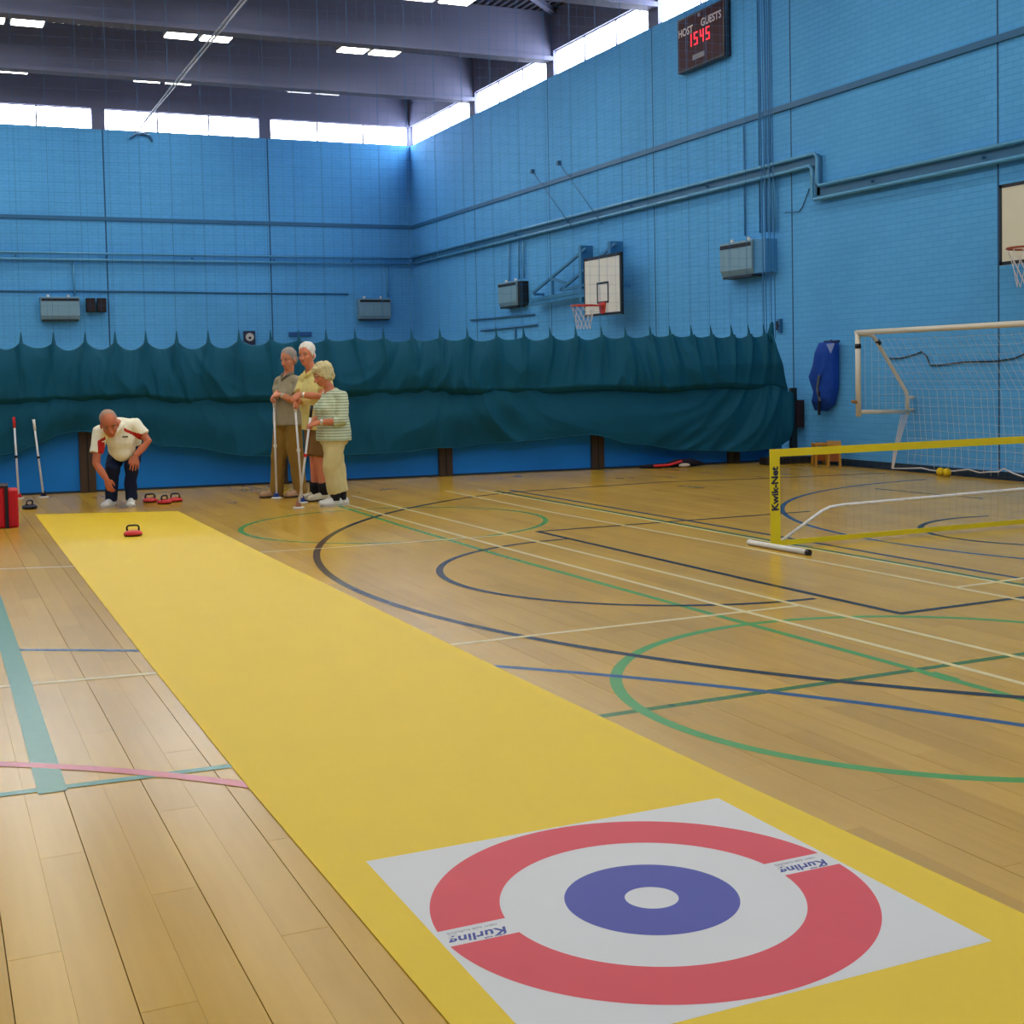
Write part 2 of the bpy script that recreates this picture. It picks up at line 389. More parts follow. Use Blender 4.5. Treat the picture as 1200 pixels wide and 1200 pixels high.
# movement joints, string courses, skirtings
JOINT = mat('joint_sealant', (28, 74, 116), 0.7)
for y in (27.87, 23.95, 15.86, 11.83, 19.8, 7.7): MB().box((XW - 0.002, y - 0.012, 0.1), (XW + 0.01, y + 0.012, SILL)).build('movement_joint', JOINT, wall_right)
for x in (0.0, 4.02, 7.93): MB().box((x - 0.016, YB - 0.002, 0.1), (x + 0.016, YB + 0.01, SILL)).build('movement_joint', JOINT, wall_back)
def ledge(name, a, b, n):   # projecting string course
    o = MB().box(a, b).build(name, BLUE_TRIM, bevel=0.008); return structure(o)
ledge('trim_1', (XW - 0.035, YN, 5.14), (XW, YB, 5.23), 0)
ledge('trim_2', (XL, YB - 0.035, 5.15), (XW - 0.035, YB, 5.24), 0)
structure(MB().box((XW - 0.02, YN, 0), (XW, YB, 0.09)).build('baseboard_right', SKIRT))
structure(MB().box((XL, YB - 0.02, 0), (XW - 0.02, YB, 0.09)).build('baseboard_back', SKIRT))

# ================================================================== CEILING: ribbed deck, deep beams
deck = MB(); P_ = 0.16; n = int((XW - XL) / P_) + 1
prof = []
for i in range(n):
    x = XL + i * P_; prof += [(x, DECK + 0.06), (x + 0.07, DECK + 0.06), (x + 0.08, DECK), (x + 0.15, DECK)]
k = len(prof)
deck.add([(x, YN - 0.2, z) for x, z in prof] + [(x, YB + 0.2, z) for x, z in prof], [(i, k + i, k + i + 1, i + 1) for i in range(k - 1)])
ceiling = structure(deck.build('ceiling', mat('ribbed_deck', (70, 70, 86), 0.5, 0.4)))
MB().box((XL - 0.25, YN - 0.25, DECK + 0.1), (XW + 0.25, YB + 0.25, DECK + 0.2)).build('roof_slab', STEEL, ceiling)
for y in PY_:
    b = MB().box((XL + 0.01, y - 0.10, 7.66), (XW - 0.005, y + 0.10, DECK - 0.001)).build('beam', CONC, ceiling)
    MB().box((XL + 0.01, y - 0.17, 7.58), (XW - 0.005, y + 0.17, 7.66)).build('bottom_flange', CONC, b)
# diagonal wind brace seen in the top corner
MB().bar((9.2, 21.2, 8.50), (11.6, 23.5, 8.50), 0.12, 0.10).build('brace', CONC, ceiling)
MB().bar((9.2, 21.0, 8.50), (11.6, 19.95, 8.50), 0.12, 0.10).build('brace', CONC, ceiling)

# ================================================================== LUMINAIRES
HOUS = mat('luminaire_housing', (150, 150, 152), 0.5)
DIFF = mat('lit_diffuser', (250, 248, 240), 0.4, 0.3, 0.0, emit=(255, 250, 236), estr=LAMP_LIGHT)
UNLIT = mat('unlit_diffuser', (120, 120, 128), 0.4)
ORD = ['first', 'second', 'third', 'fourth', 'fifth', 'sixth', 'seventh', 'eighth', 'ninth', 'tenth']
ROW = {0: 'row nearest the back wall', 1: 'second row from the back wall', 2: 'third row from the back wall'}
lx = []
for c in (8.68, 5.17, 1.66, -1.85, -5.36): lx += [c + 0.345, c - 0.345]
hous_me = MB().box((-0.30, -0.62, 0.02), (0.30, 0.62, 0.10)).mesh('housing'); hous_me.materials.append(HOUS)
lit_me = MB().box((-0.28, -0.60, 0.0), (0.28, 0.60, 0.02)).mesh('diffuser'); lit_me.materials.append(DIFF)
unlit_me = lit_me.copy(); unlit_me.materials[0] = UNLIT
rod_me = MB().bar((0, 0, 0.10), (0, 0, 0.45), 0.02, 0.02).mesh('suspension_rod'); rod_me.materials.append(STEEL)
def part_of(t, name, me, loc=(0, 0, 0)):
    o = bpy.data.objects.new(name, me); col.objects.link(o); o.parent = t; o.location = loc; return o
for r in range(8):
    yc = 29.95 - 4.08 * r
    for j, x in enumerate(lx[:6] if r == 7 else lx):
        t = empty('ceiling_light', (x, yc, 8.10))
        part_of(t, 'housing', hous_me); part_of(t, 'diffuser', unlit_me if r == 0 and j < 2 else lit_me)
        part_of(t, 'suspension_rod', rod_me, (0, -0.5, 0)); part_of(t, 'suspension_rod', rod_me, (0, 0.5, 0))
        if r <= 2 and j <= 5:
            tag(t, '%s %s ceiling luminaire from the right wall, %s' % (ORD[j], 'unlit' if r == 0 and j < 2 else 'lit', ROW[r]), 'light', 'ceiling luminaires')
        else:
            tag(t, 'lit white ceiling luminaire overhead, beyond the edge of the picture', 'light', 'ceiling luminaires beyond the picture')

# ================================================================== OVERHEAD CABLE running the length of the hall
t = empty('overhead_cable', (4.90, YB - 0.06, 7.40))
cb = mat('pale_cable', (170, 172, 190), 0.4, 0.5)
for dx in (-0.03, 0.03):
    MB().tube([(dx * 0.3, -0.05, 0.0), (dx, -5, 0.03), (dx, -14, 0.06), (dx, -30, 0.06)], 0.016, 6).build('wire', cb, t)
MB().tube([(0.14 * math.cos(a), 0, -0.10 + 0.10 * math.sin(a)) for a in [2 * PI * i / 20 for i in range(20)]], 0.014, 6).build('end_ring', STEEL, t)
MB().tube([(-0.26, 0.02, -0.30), (-0.13, 0.0, -0.20), (0.03, 0, -0.17), (0.2, 0, -0.22), (0.26, 0.02, -0.34)], 0.03, 6).build('arc_shadow', BLUE_TRIM, t)  # dark tube standing in for the arc-shaped shadow on the wall
MB().bar((0, 0.0, -0.02), (0, 0.06, -0.02), 0.03, 0.03).build('wall_plate', BLUE_TRIM, t)
tag(t, 'pale twin cable overhead running to a ring on the back wall', 'cable')

# ================================================================== PIPES AND CONDUITS
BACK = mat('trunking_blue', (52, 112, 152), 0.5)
def pipe_thing(name, label, cat, runs, material=PIPE, brackets=None, r=0.028, boards=None):
    t = empty(name, runs[0][0])
    o0 = Vector(runs[0][0])
    for rn in runs: MB().tube([Vector(p) - o0 for p in rn], r, 8).build('pipe', material, t, smooth=True)
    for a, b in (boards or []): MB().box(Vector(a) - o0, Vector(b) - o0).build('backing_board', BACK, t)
    for a, b in (brackets or []): MB().bar(Vector(a) - o0, Vector(b) - o0, 0.03, 0.03).build('bracket', BLUE_TRIM, t)
    return tag(t, label, cat)
def step(z0, z1, d, ya, dz):   # a run along the right wall with a drop at ya
    X = XW - d
    return [(X, YB - 0.12, z0), (X, ya + 0.05, z0), (X, ya, z0 - 0.05), (X, ya, z1 + 0.05), (X, ya - 0.05, z1), (X, YN + 0.2, z1)]
pipe_thing('heating_pipe', 'pair of pale blue heating pipes along the right wall with a step down', 'pipe',
           [step(4.385, 3.92, 0.10, 15.13, 0), step(4.225, 3.74, 0.10, 15.25, 0)],
           brackets=[((XW, y, 4.305), (XW - 0.1, y, 4.305)) for y in (30.5, 28, 25.5, 23, 20.5, 18, 16.3)] + [((XW, y, 3.83), (XW - 0.1, y, 3.83)) for y in (14, 12, 10)],
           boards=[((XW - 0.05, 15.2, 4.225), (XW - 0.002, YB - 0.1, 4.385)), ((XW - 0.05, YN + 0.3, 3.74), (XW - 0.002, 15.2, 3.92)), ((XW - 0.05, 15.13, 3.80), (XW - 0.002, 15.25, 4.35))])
pipe_thing('heating_pipe', 'pair of pale blue heating pipes across the back wall', 'pipe',
           [[(XL + 0.2, YB - 0.10, 4.37), (XW - 0.12, YB - 0.10, 4.37)], [(XL + 0.2, YB - 0.10, 4.22), (XW - 0.12, YB - 0.10, 4.22)]],
           brackets=[((x, YB, 4.295), (x, YB - 0.1, 4.295)) for x in (0, 2, 4, 6, 8, 10)])
pipe_thing('conduit', 'thin wavy blue conduit across the back wall below the heating pipes', 'conduit',
           [[(-3, YB - 0.025, 3.50), (2.3, YB - 0.025, 3.49), (3.2, YB - 0.025, 3.50), (5.4, YB - 0.025, 3.49), (7, YB - 0.025, 3.47), (9.9, YB - 0.025, 3.46)]], BLUE_TRIM, r=0.02)
for x, z0, lab in ((3.26, 3.38, 'thin blue drop pipe above the left back-wall heater'), (10.95, 3.38, 'thin blue drop pipe above the heater near the hall corner')):
    pipe_thing('drop_pipe', lab, 'pipe', [[(x, YB - 0.04, 4.19), (x, YB - 0.04, z0)]], r=0.025)
mat('conduit_blue', (52, 116, 166), 0.5)
pipe_thing('conduit', 'bundle of slim blue conduits down the right wall beside the net', 'conduit',
           [[(XW - 0.03, y, 7.2 if y < 17 else 5.1), (XW - 0.03, y, 3.42)] for y in (17.02, 16.62, 16.45, 16.33)], MATS['conduit_blue'], r=0.013)
pipe_thing('drop_pipe', 'pair of blue drop pipes over the near right-wall heater', 'pipe',
           [[(XW - 0.05, 16.32, 4.2), (XW - 0.05, 16.32, 3.4)], [(XW - 0.05, 16.22, 4.2), (XW - 0.05, 16.22, 3.4)]], r=0.022)
pipe_thing('drop_pipe', 'three thin blue drop pipes over the far right-wall heater', 'pipe',
           [[(XW - 0.05, y, 4.2), (XW - 0.05, y, 3.36)] for y in (25.9, 25.4, 25.15)], r=0.022)
pipe_thing('conduit', 'short blue rail on the right wall under the far heater', 'conduit',
           [[(XW - 0.03, 28.2, 2.62), (XW - 0.03, 24.7, 2.58)], [(XW - 0.03, 27.6, 2.35), (XW - 0.03, 24.6, 2.36)], [(XW - 0.03, 25.7, 2.36), (XW - 0.03, 25.7, 1.9)]], BLUE_TRIM, r=0.02)
pts = [on_x(x, y, XW - 0.012) for x, y in ((1040, 420), (1055, 420), (1070, 416), (1080, 412), (1086, 418), (1090, 428), (1100, 428), (1130, 424), (1170, 423), (1188, 420), (1200, 415), (1230, 410))]
pipe_thing('wall_cable', 'thin black cable sagging along the right wall behind the goal', 'cable', [pts], BLACK, r=0.008)
pts = [on_x(x, y, XW - 0.01) for x, y in ((920, 249), (936, 248), (940, 243), (947, 225), (948, 221))]
pipe_thing('wall_cable', 'short dark cable on the right wall under the stepped pipes', 'cable', [pts], BLUE_TRIM, r=0.007)
for (x, y, x2, y2), lab in (((655, 191, 706, 263), 'blue wall cord with anchor under the string course, nearer one'), ((624, 201, 671, 267), 'blue wall cord with anchor under the string course, farther one')):
    a, b = on_x(x, y, XW - 0.03), on_x(x2, y2, XW - 0.16)
    t = pipe_thing('guy_rope', lab, 'cord', [[a, b]], BLUE_TRIM, r=0.008)
    MB().box((-0.04, -0.04, -0.04), (0.03, 0.04, 0.04)).build('anchor', BLUE_TRIM, t)

# ================================================================== FAN HEATERS
def heater(p0, along, w, label, sidebox=None, dark=False):
    t = empty('fan_heater', p0, 0 if along == 'x' else PI / 2)      # local x = along the wall, local -y = out of the wall
    if along == 'y': t.rotation_euler = (0, 0, -PI / 2)
    d = 0.24
    MB().prism([(-w / 2, 0, 0.52), (-w / 2, -d, 0.52), (-w / 2, -d, 0.09), (-w / 2, -d + 0.05, 0.0), (-w / 2, 0, 0.0)], (w, 0, 0)).build('casing', GREY, t, bevel=0.008)
    MB().box((-w / 2 + 0.02, -d - 0.006, 0.425), (w / 2 - 0.02, -d + 0.02, 0.485)).build('outlet_slot', DARKSLOT, t)
    for k in range(2): MB().box((-w / 2 + 0.02, -d - 0.012, 0.44 + 0.022 * k), (w / 2 - 0.02, -d - 0.006, 0.446 + 0.022 * k)).build('louvre', STEEL, t)
    MB().box((-w / 2 + 0.03, -d + 0.03, -0.03), (w / 2 - 0.03, -0.02, 0.0)).build('intake_grille', DARKSLOT, t)
    for k, q in enumerate((-0.3, 0.22)): MB().tube([(q * w, -0.12, 0.52), (q * w, -0.12, 0.58)], 0.03, 8).build('valve', WHITE, t)
    if sidebox: MB().box((w / 2, -0.20, 0.0), (w / 2 + sidebox, 0, 0.50)).build('pipe_cover', BLACK if dark else BLUE, t, bevel=0.01)
    return tag(t, label, 'heater', 'fan heaters on the walls')
heater((2.92, YB, 2.83), 'x', 0.86, 'grey fan heater on the back wall beside the two black speakers')
heater((10.54, YB, 2.82), 'x', 0.84, 'grey fan heater on the back wall close to the hall corner')
heater((XW, 25.62, 2.80), 'y', 0.95, 'grey fan heater on the right wall beside the folded basketball frame', 0.12, True)
heater((XW, 16.98, 2.80), 'y', 0.86, 'grey fan heater with blue pipe cover high on the right wall', 0.32)

# ================================================================== SMALL WALL FITTINGS
for k, (a, b, lab) in enumerate(((3.50, 3.70, 'left one of the two black wall speakers on the back wall'), (3.75, 3.95, 'right one of the two black wall speakers on the back wall'))):
    t = empty('wall_speaker', ((a + b) / 2, YB, 3.0))
    MB().box((-0.10, -0.20, 0), (0.10, -0.03, 0.33)).build('cabinet', BLACK, t, bevel=0.01)
    MB().box((-0.085, -0.21, 0.015), (0.085, -0.20, 0.315)).build('grille', mat('speaker_grille', (34, 22, 30), 0.8), t)
    MB().box((-0.03, -0.03, 0.10), (0.03, 0, 0.22)).build('bracket', STEEL, t)
    tag(t, lab, 'speaker', 'wall speakers')
t = empty('wall_dial', (7.33, YB, 2.20))
MB().box((-0.14, -0.10, 0), (0.14, 0, 0.34)).build('case', mat('dial_case', (24, 30, 60), 0.5), t, bevel=0.01)
dm = MB(); dm.lathe([(0.10, 0), (0.10, 0.012)], 20); o = dm.build('dial', mat('dial_face', (190, 186, 184), 0.5), t, loc=(0, -0.10, 0.19)); o.rotation_euler = (PI / 2, 0, 0)
dm = MB(); dm.lathe([(0.035, 0), (0.03, 0.02)], 14); o = dm.build('knob', BLACK, t, loc=(0.0, -0.112, 0.17)); o.rotation_euler = (PI / 2, 0, 0)
tag(t, 'small dark wall box with a pale round dial on the back wall', 'wall box')
t = empty('wall_trunking', (8.62, YB, 2.40))
MB().box((-0.29, -0.06, 0), (0.29, 0, 0.10)).build('cover', mat('deep_blue_paint', (24, 78, 148), 0.5), t, bevel=0.01)
MB().box((-0.30, -0.07, 0.10), (0.30, 0, 0.115)).build('lid', BLUE, t)
tag(t, 'flat blue trunking box on the back wall just above the curtain', 'wall box')
t = empty('wall_socket_box', (XW, 15.70, 0.50))
MB().box((-0.12, -0.09, 0), (0, 0.09, 0.40)).build('case', mat('dark_brown', (44, 24, 28), 0.5), t, bevel=0.01)
MB().box((-0.13, -0.08, 0.02), (-0.12, 0.08, 0.38)).build('door', mat('dark_brown2', (58, 30, 32), 0.5), t)
tag(t, 'dark brown box on the right wall at the curtain end', 'wall box')
t = empty('curtain_cleat', (XW, 16.15, 2.0))
MB().box((-0.05, -0.03, -0.10), (0, 0.03, 0.10)).build('plate', BLUE_TRIM, t); MB().bar((-0.08, 0, -0.07), (-0.08, 0, 0.07), 0.02, 0.02).build('horn', STEEL, t); MB().bar((-0.08, 0, 0), (-0.03, 0, 0), 0.02, 0.02).build('stem', STEEL, t)
tag(t, 'blue rope cleat on the right wall above the curtain end', 'cleat')

# ================================================================== SCOREBOARD
t = empty('scoreboard', (XW, 18.06, 6.24))   # local frame: +y along the wall away from the viewer
SBM = mat('scoreboard_case', (30, 20, 30), 0.35, 0.4); SBF = mat('scoreboard_face', (58, 26, 32), 0.6, 0.2, 0.2, 3)
MB().box((-0.13, -0.69, 0), (0, 0.69, 0.88)).build('case', SBM, t, bevel=0.012)
MB().box((-0.134, -0.65, 0.04), (-0.13, 0.65, 0.84)).build('face', SBF, t)
SBT = mat('scoreboard_text', (196, 186, 190), 0.5); LED = mat('red_led', (120, 10, 16), 0.4, emit=(255, 30, 50), estr=2.6)
text_mesh('lettering', 'HOST', 0.17, SBT, t, basis((0, -1, 0), (0, 0, 1), (-0.136, 0.425, 0.63)), space=1.0, offset=0.004)
text_mesh('lettering', 'GUESTS', 0.17, SBT, t, basis((0, -1, 0), (0, 0, 1), (-0.136, -0.33, 0.66)), space=1.0, offset=0.004)
MB().box((-0.138, -0.13, 0.13), (-0.134, 0.22, 0.21)).build('info_plate', mat('sb_plate', (112, 112, 122), 0.5), t)
MB().box((-0.15, -0.03, 0.78), (-0.134, 0.03, 0.83)).build('indicator', mat('sb_ind', (120, 120, 140), 0.4), t)
SEG = {'1': 'bc', '5': 'afgcd', '4': 'fgbc'}
def digit(ch, y0):
    w, h, s = 0.10, 0.20, 0.018; z0 = 0.36; m = MB()
    def sg(ya, yb, za, zb): m.box((-0.142, y0 - max(ya, yb), z0 + za), (-0.134, y0 - min(ya, yb), z0 + zb))
    R = dict(a=(0, w, h - s, h), g=(0, w, h / 2 - s / 2, h / 2 + s / 2), d=(0, w, 0, s), f=(0, s, h / 2, h), b=(w - s, w, h / 2, h), c=(w - s, w, 0, h / 2), e=(0, s, 0, h / 2))
    for q in SEG[ch]: sg(*R[q])
    m.build('digit', LED, t)
for ch, y0 in zip('1545', (0.345, 0.165, -0.015, -0.185)): digit(ch, y0)
tag(t, 'dark red scoreboard showing 15 45 in red digits high on the right wall', 'scoreboard')

# ================================================================== BASKETBALL BACKBOARDS
BBW = mat('backboard_white', (214, 214, 206), 0.4, 0.4, 0.03); RIM = mat('orange_rim', (206, 62, 40), 0.4); NETW = mat('net_white', (214, 206, 206), 0.7)
def hoop(t, X, Y, Z, ring_mat=RIM):
    m = MB(); m.tube([(X + 0.225 * math.cos(a), Y + 0.225 * math.sin(a), Z) for a in [2 * PI * i / 28 for i in range(29)]], 0.012, 6); m.build('hoop_ring', ring_mat, t, smooth=True)
    m = MB(); n = 12
    for i in range(n):
        for sgn in (1, -1):
            pts = []
            for k in range(5):
                a = 2 * PI * (i + sgn * k * 0.5) / n; r = 0.22 - 0.10 * (k / 4) ** 0.7; pts.append((X + r * math.cos(a), Y + r * math.sin(a), Z - 0.02 - 0.10 * k))
            m.tube(pts, 0.0035, 4)
    m.build('hoop_net', NETW, t, kind='stuff')
# the farther board with its side-folding frame, both parallel to the wall
XB = XW - 0.50
c0, c1 = on_x(684, 304, XB), on_x(729, 367.5, XB)
t = empty('basketball_backboard', (0, 0, 0))
ya, yb, za, zb = c0.y, c1.y, c1.z, c0.z
MB().box((XB, yb, za), (XB + 0.03, ya, zb)).build('board', BBW, t)
for q in (((XB - 0.004, yb, zb - 0.045), (XB, ya, zb)), ((XB - 0.004, yb, za), (XB, ya, za + 0.045)), ((XB - 0.004, yb, za), (XB, yb + 0.06, zb)), ((XB - 0.004, ya - 0.03, za), (XB, ya, zb))):
    MB().box(*q).build('border', BLACK, t)
MB().box((XB - 0.002, yb - 0.012, za - 0.012), (XB + 0.036, yb, zb + 0.012)).build('edge_strip', BLACK, t)
MB().box((XB - 0.002, yb, zb), (XB + 0.036, ya, zb + 0.012)).build('edge_strip', BLACK, t)
i0, i1 = on_x(699.5, 331.5, XB), on_x(713.5, 354.5, XB); wl = 0.035
for q in ((i1.y, i0.y, i0.z - wl, i0.z), (i1.y, i0.y, i1.z, i1.z + wl), (i1.y, i1.y + wl, i1.z, i0.z), (i0.y - wl, i0.y, i1.z, i0.z)):
    MB().box((XB - 0.005, q[0], q[2]), (XB, q[1], q[3])).build('target_line', BLACK, t)
ym = (i0.y + i1.y) / 2; zr = on_x(690, 358, XB - 0.3).z
hoop(t, XB - 0.40, ym, zr)
m = MB(); m.bar((XB - 0.19, ym, zr), (XB, ym, zr), 0.16, 0.025); m.prism([(XB, ym - 0.12, zr + 0.06), (XB, ym + 0.12, zr + 0.06), (XB, ym + 0.07, zr - 0.14), (XB, ym - 0.07, zr - 0.14)], (-0.03, 0, 0)); m.build('hoop_bracket', RIM, t)
XF = XW - 0.22
FR = mat('frame_blue', (52, 118, 166), 0.45)
def fb_(p, q, w=0.05, nm='frame_tube'):
    MB().bar(on_x(*p, XF), on_x(*q, XF), w, w).build(nm, FR, t)
fb_((621, 357), (700, 343), 0.07); fb_((624, 352), (700, 338), 0.07)
fb_((625, 343), (687, 291)); fb_((657, 340), (722, 285)); fb_((647, 325), (648, 352)); fb_((648, 327), (666, 333)); fb_((657, 340), (700, 331))
for p in ((690, 288), (725, 283)):
    a = on_x(*p, XW - 0.06); MB().box((XW - 0.26, a.y - 0.05, 2.7), (XW, a.y + 0.05, a.z)).build('wall_post', FR, t)
for p in ((626, 345), (624, 354)):
    a = on_x(*p, XF); MB().bar(a, (XW, a.y, a.z), 0.05, 0.05).build('hinge_arm', FR, t)
for yy in (yb + 0.25, ya - 0.25):
    MB().bar((XB + 0.03, yy, za + 0.5), (XW - 0.2, yy, za + 0.5), 0.06, 0.06).build('board_arm', FR, t)
tag(t, 'white basketball backboard with black target square on a folded blue frame', 'backboard')
# the nearer board at the right edge
XB = XW - 0.40
c0, c1 = on_x(1171, 217, XB), on_x(1174, 311, XB)
ya, za, zb = c0.y, c1.z, c0.z; yb = ya - 1.20
t = empty('basketball_backboard', (0, 0, 0))
MB().box((XB, yb, za), (XB + 0.03, ya, zb)).build('board', mat('backboard_cream', (212, 206, 184), 0.45, 0.4, 0.04), t)
for q in (((XB - 0.004, yb, zb - 0.04), (XB, ya, zb)), ((XB - 0.004, yb, za), (XB, ya, za + 0.04)), ((XB - 0.004, yb, za), (XB, yb + 0.04, zb)), ((XB - 0.004, ya - 0.04, za), (XB, ya, zb))):
    MB().box(*q).build('border', BLACK, t)
ym = on_x(1181, 291, XB - 0.36 - 0.2).y - 0.20; zr = on_x(1181, 291, XB - 0.56).z
hoop(t, XB - 0.36, ym + 0.10, zr, mat('rust_rim', (150, 66, 40), 0.5))
m = MB(); m.bar((XB - 0.15, ym + 0.1, zr), (XB, ym + 0.1, zr), 0.16, 0.025); m.build('hoop_bracket', MATS['rust_rim'], t)
for yy in (yb + 0.25, ya - 0.25):
    MB().bar((XB + 0.03, yy, za + 0.45), (XW, yy, za + 0.45), 0.06, 0.06).build('board_arm', FR, t)
tag(t, 'cream basketball backboard with rusty hoop at the right edge of the picture', 'backboard')

# ================================================================== GOAL HUNG ON THE RIGHT WALL
XG, YG, YG2 = 10.77, 13.30, 9.64
t = empty('goal_frame', (XG, YG, 0.74))
GP = mat('goal_white', (214, 206, 190), 0.4, 0.5, 0.06)
def gt(pts, r, nm, mm=GP): MB().tube([Vector(p) - Vector((XG, YG, 0.74)) for p in pts], r, 8).build(nm, mm, t, smooth=True)
gt([(XG, YG, 0.74), (XG, YG, 1.80)], 0.035, 'goal_post'); gt([(XG, YG2, 0.74), (XG, YG2, 1.80)], 0.035, 'goal_post')
gt([(XG, YG + 0.03, 1.80), (XG, YG2 - 0.03, 1.80)], 0.035, 'crossbar')
for y in (YG, YG2):
    gt([(XG, y, 1.775), (XG + 0.20, y, 1.775), (XG + 0.27, y, 1.73), (11.55, y, 1.02), (11.56, y, 0.96), (11.56, y, 0.74)], 0.026, 'side_brace')
    gt([(XG, y, 0.80), (11.56, y, 0.78)], 0.026, 'base_bar')
gt([(XG, YG, 1.60), (XG, YG, 1.66)], 0.039, 'tape_band', BLACK); gt([(11.07, YG, 1.70), (11.11, YG, 1.65)], 0.034, 'tape_band', BLACK)
gt([(XG - 0.10, YG, 0.935), (XG - 0.02, YG, 0.925), (XG + 0.03, YG, 0.86)], 0.022, 'net_tie', mat('ochre_hook', (150, 110, 60), 0.6))
for y in (YG, YG2): gt([(11.56, y, 0.80), (XW, y, 0.80)], 0.02, 'wall_support'); gt([(11.56, y, 0.96), (XW, y, 0.96)], 0.02, 'wall_support')
# netting: side panel, back sheet falling to the floor
m = MB(); SW = 0.0022
def strand(p, q): m.bar(Vector(p) - Vector((XG, YG, 0.74)), Vector(q) - Vector((XG, YG, 0.74)), SW, SW)
for i in range(31):
    y = YG - i * 0.12
    dx = 0.02 * math.sin(i * 1.3)
    strand((XG + 0.27, y, 1.72), (11.50 + dx, y, 1.04)); strand((11.50 + dx, y, 1.04), (11.55 + dx, y - 0.02, 0.30)); strand((11.55 + dx, y - 0.02, 0.30), (11.53, y - 0.03, 0.10 + 0.06 * math.sin(i * 0.9)))
for k in range(16):
    z = 1.70 - k * 0.105; x = 11.04 + (1.72 - z) / 0.68 * 0.46 if z > 1.04 else 11.50 + (1.04 - z) * 0.05
    for i in range(30): strand((x, YG - i * 0.12, z), (x, YG - (i + 1) * 0.12, z + 0.01 * math.sin(i + k)))
for k in range(6):
    f = (k + 1) / 7; strand((XG + 0.76 * f, YG, 0.79), (XG + 0.76 * f, YG, 1.77 - max(0, f - 0.33) / 0.67 * 0.75))
for k in range(8): 
    z = 0.9 + k * 0.11; xr = 11.55 if z < 1.02 else 11.55 - (z - 1.02) / 0.71 * 0.5; strand((XG + 0.25, YG, z), (xr, YG, z))
m.build('netting', NETW, t, kind='stuff')
m = MB()
for k in range(5): 
    x = 1030 + k * 5; pts = [on_x(xx, yy, 11.5) - Vector((XG, YG, 0.74)) for xx, yy in ((1056 + k * 2, 486), (1052 + k * 1.5, 505), (1047 + k, 530), (1045 + k * 0.5, 549))]; m.tube(pts, 0.006, 4)
m.build('bunched_net', NETW, t, kind='stuff')
pts = [on_x(x, y, 11.585) - Vector((XG, YG, 0.74)) for x, y in ((1046, 549), (1062, 549), (1080, 548.5), (1090, 551), (1100, 552), (1118, 552), (1135, 550), (1148, 554), (1160, 553), (1170, 553), (1176, 549), (1188, 555), (1200, 559))]
MB().tube(pts, 0.009, 5).build('net_cord', NETW, t)
tag(t, 'white metal goal with sagging white net hung on the right wall', 'goal')

# ================================================================== BLUE BAG, BALLS, STOOLS, FLOOR BITS
t = empty('hanging_bag', (XW - 0.1, 14.80, 0.72))
def w2l(x, y, d): return on_x(x, y, XW - d) - Vector((XW - 0.1, 14.80, 0.72))
BAGB = mat('royal_blue_cloth', (22, 66, 158), 0.75, 0.2, 0.25, 9, bump=0.4, bscale=14)
out = [(966, 401), (983, 400), (983, 425), (983, 452), (979, 474), (969, 482), (961, 481), (961, 465), (956, 440), (960, 422)]
poly = [w2l(x, y, 0.04) for x, y in out]; c = sum(poly, Vector()) / len(poly); m = MB()
n = len(poly); fr = [c + (p - c) * 0.98 + Vector((-0.10, 0, 0)) for p in poly]; f2 = [c + (p - c) * 0.7 + Vector((-0.19 + 0.03 * (k % 2), 0, 0)) for k, p in enumerate(poly)]
m.add(poly + fr + f2 + [c + Vector((-0.20, 0, 0))], [(i, (i + 1) % n, n + (i + 1) % n, n + i) for i in range(n)] + [(n + i, n + (i + 1) % n, 2 * n + (i + 1) % n, 2 * n + i) for i in range(n)] + [(2 * n + i, 2 * n + (i + 1) % n, 3 * n) for i in range(n)] + [tuple(range(n - 1, -1, -1))])
o = m.build('cloth', BAGB, t, smooth=True); s_ = o.modifiers.new('sub', 'SUBSURF'); s_.subdivision_type = 'SIMPLE'; s_.levels = 2; s_.render_levels = 2
MB().tube([w2l(966, 401, 0.12), w2l(983, 400, 0.12)], 0.02, 6).build('top_hem', mat('navy_hem', (24, 40, 84), 0.7), t)
MB().prism([w2l(969, 403, 0.255), w2l(979, 402, 0.255), w2l(974, 414, 0.27)], (-0.012, 0, 0)).build('pale_lining', mat('pale_lining', (120, 140, 190), 0.8), t)
MB().tube([w2l(960, 440, 0.26), w2l(957.5, 455, 0.24), w2l(961, 470, 0.22)], 0.018, 6).build('mesh_side', mat('grey_mesh', (92, 104, 120), 0.8), t)
MB().tube([w2l(960, 458, 0.23), w2l(960, 486, 0.20)], 0.022, 6).build('strap', BLACK, t)
MB().tube([w2l(974, 401, 0.02), w2l(974, 398, 0.02)], 0.015, 6).build('wall_hook', STEEL, t)
tag(t, 'royal blue cloth bag with black strap hanging on the right wall', 'bag')

BALL = mat('yellow_ball', (232, 196, 30), 0.7, 0.2)
for dy, lab in ((0.055, 'left one of two small yellow balls at the foot of the right wall'), (-0.055, 'right one of two small yellow balls at the foot of the right wall')):
    t = empty('yellow_ball', (11.42, 12.50 + dy, 0)); MB().ball((0, 0, 0.052), 0.052, 16, 10).build('shell', BALL, t, smooth=True)
    MB().tube([(0.0525 * math.cos(a), 0.0525 * math.sin(a) * math.cos(0.5), 0.052 + 0.0525 * math.sin(a) * math.sin(0.5)) for a in [2 * PI * i / 24 for i in range(25)]], 0.002, 4).build('seam', mat('ball_seam', (190, 150, 30), 0.8), t)
    tag(t, lab, 'ball', 'small yellow balls')

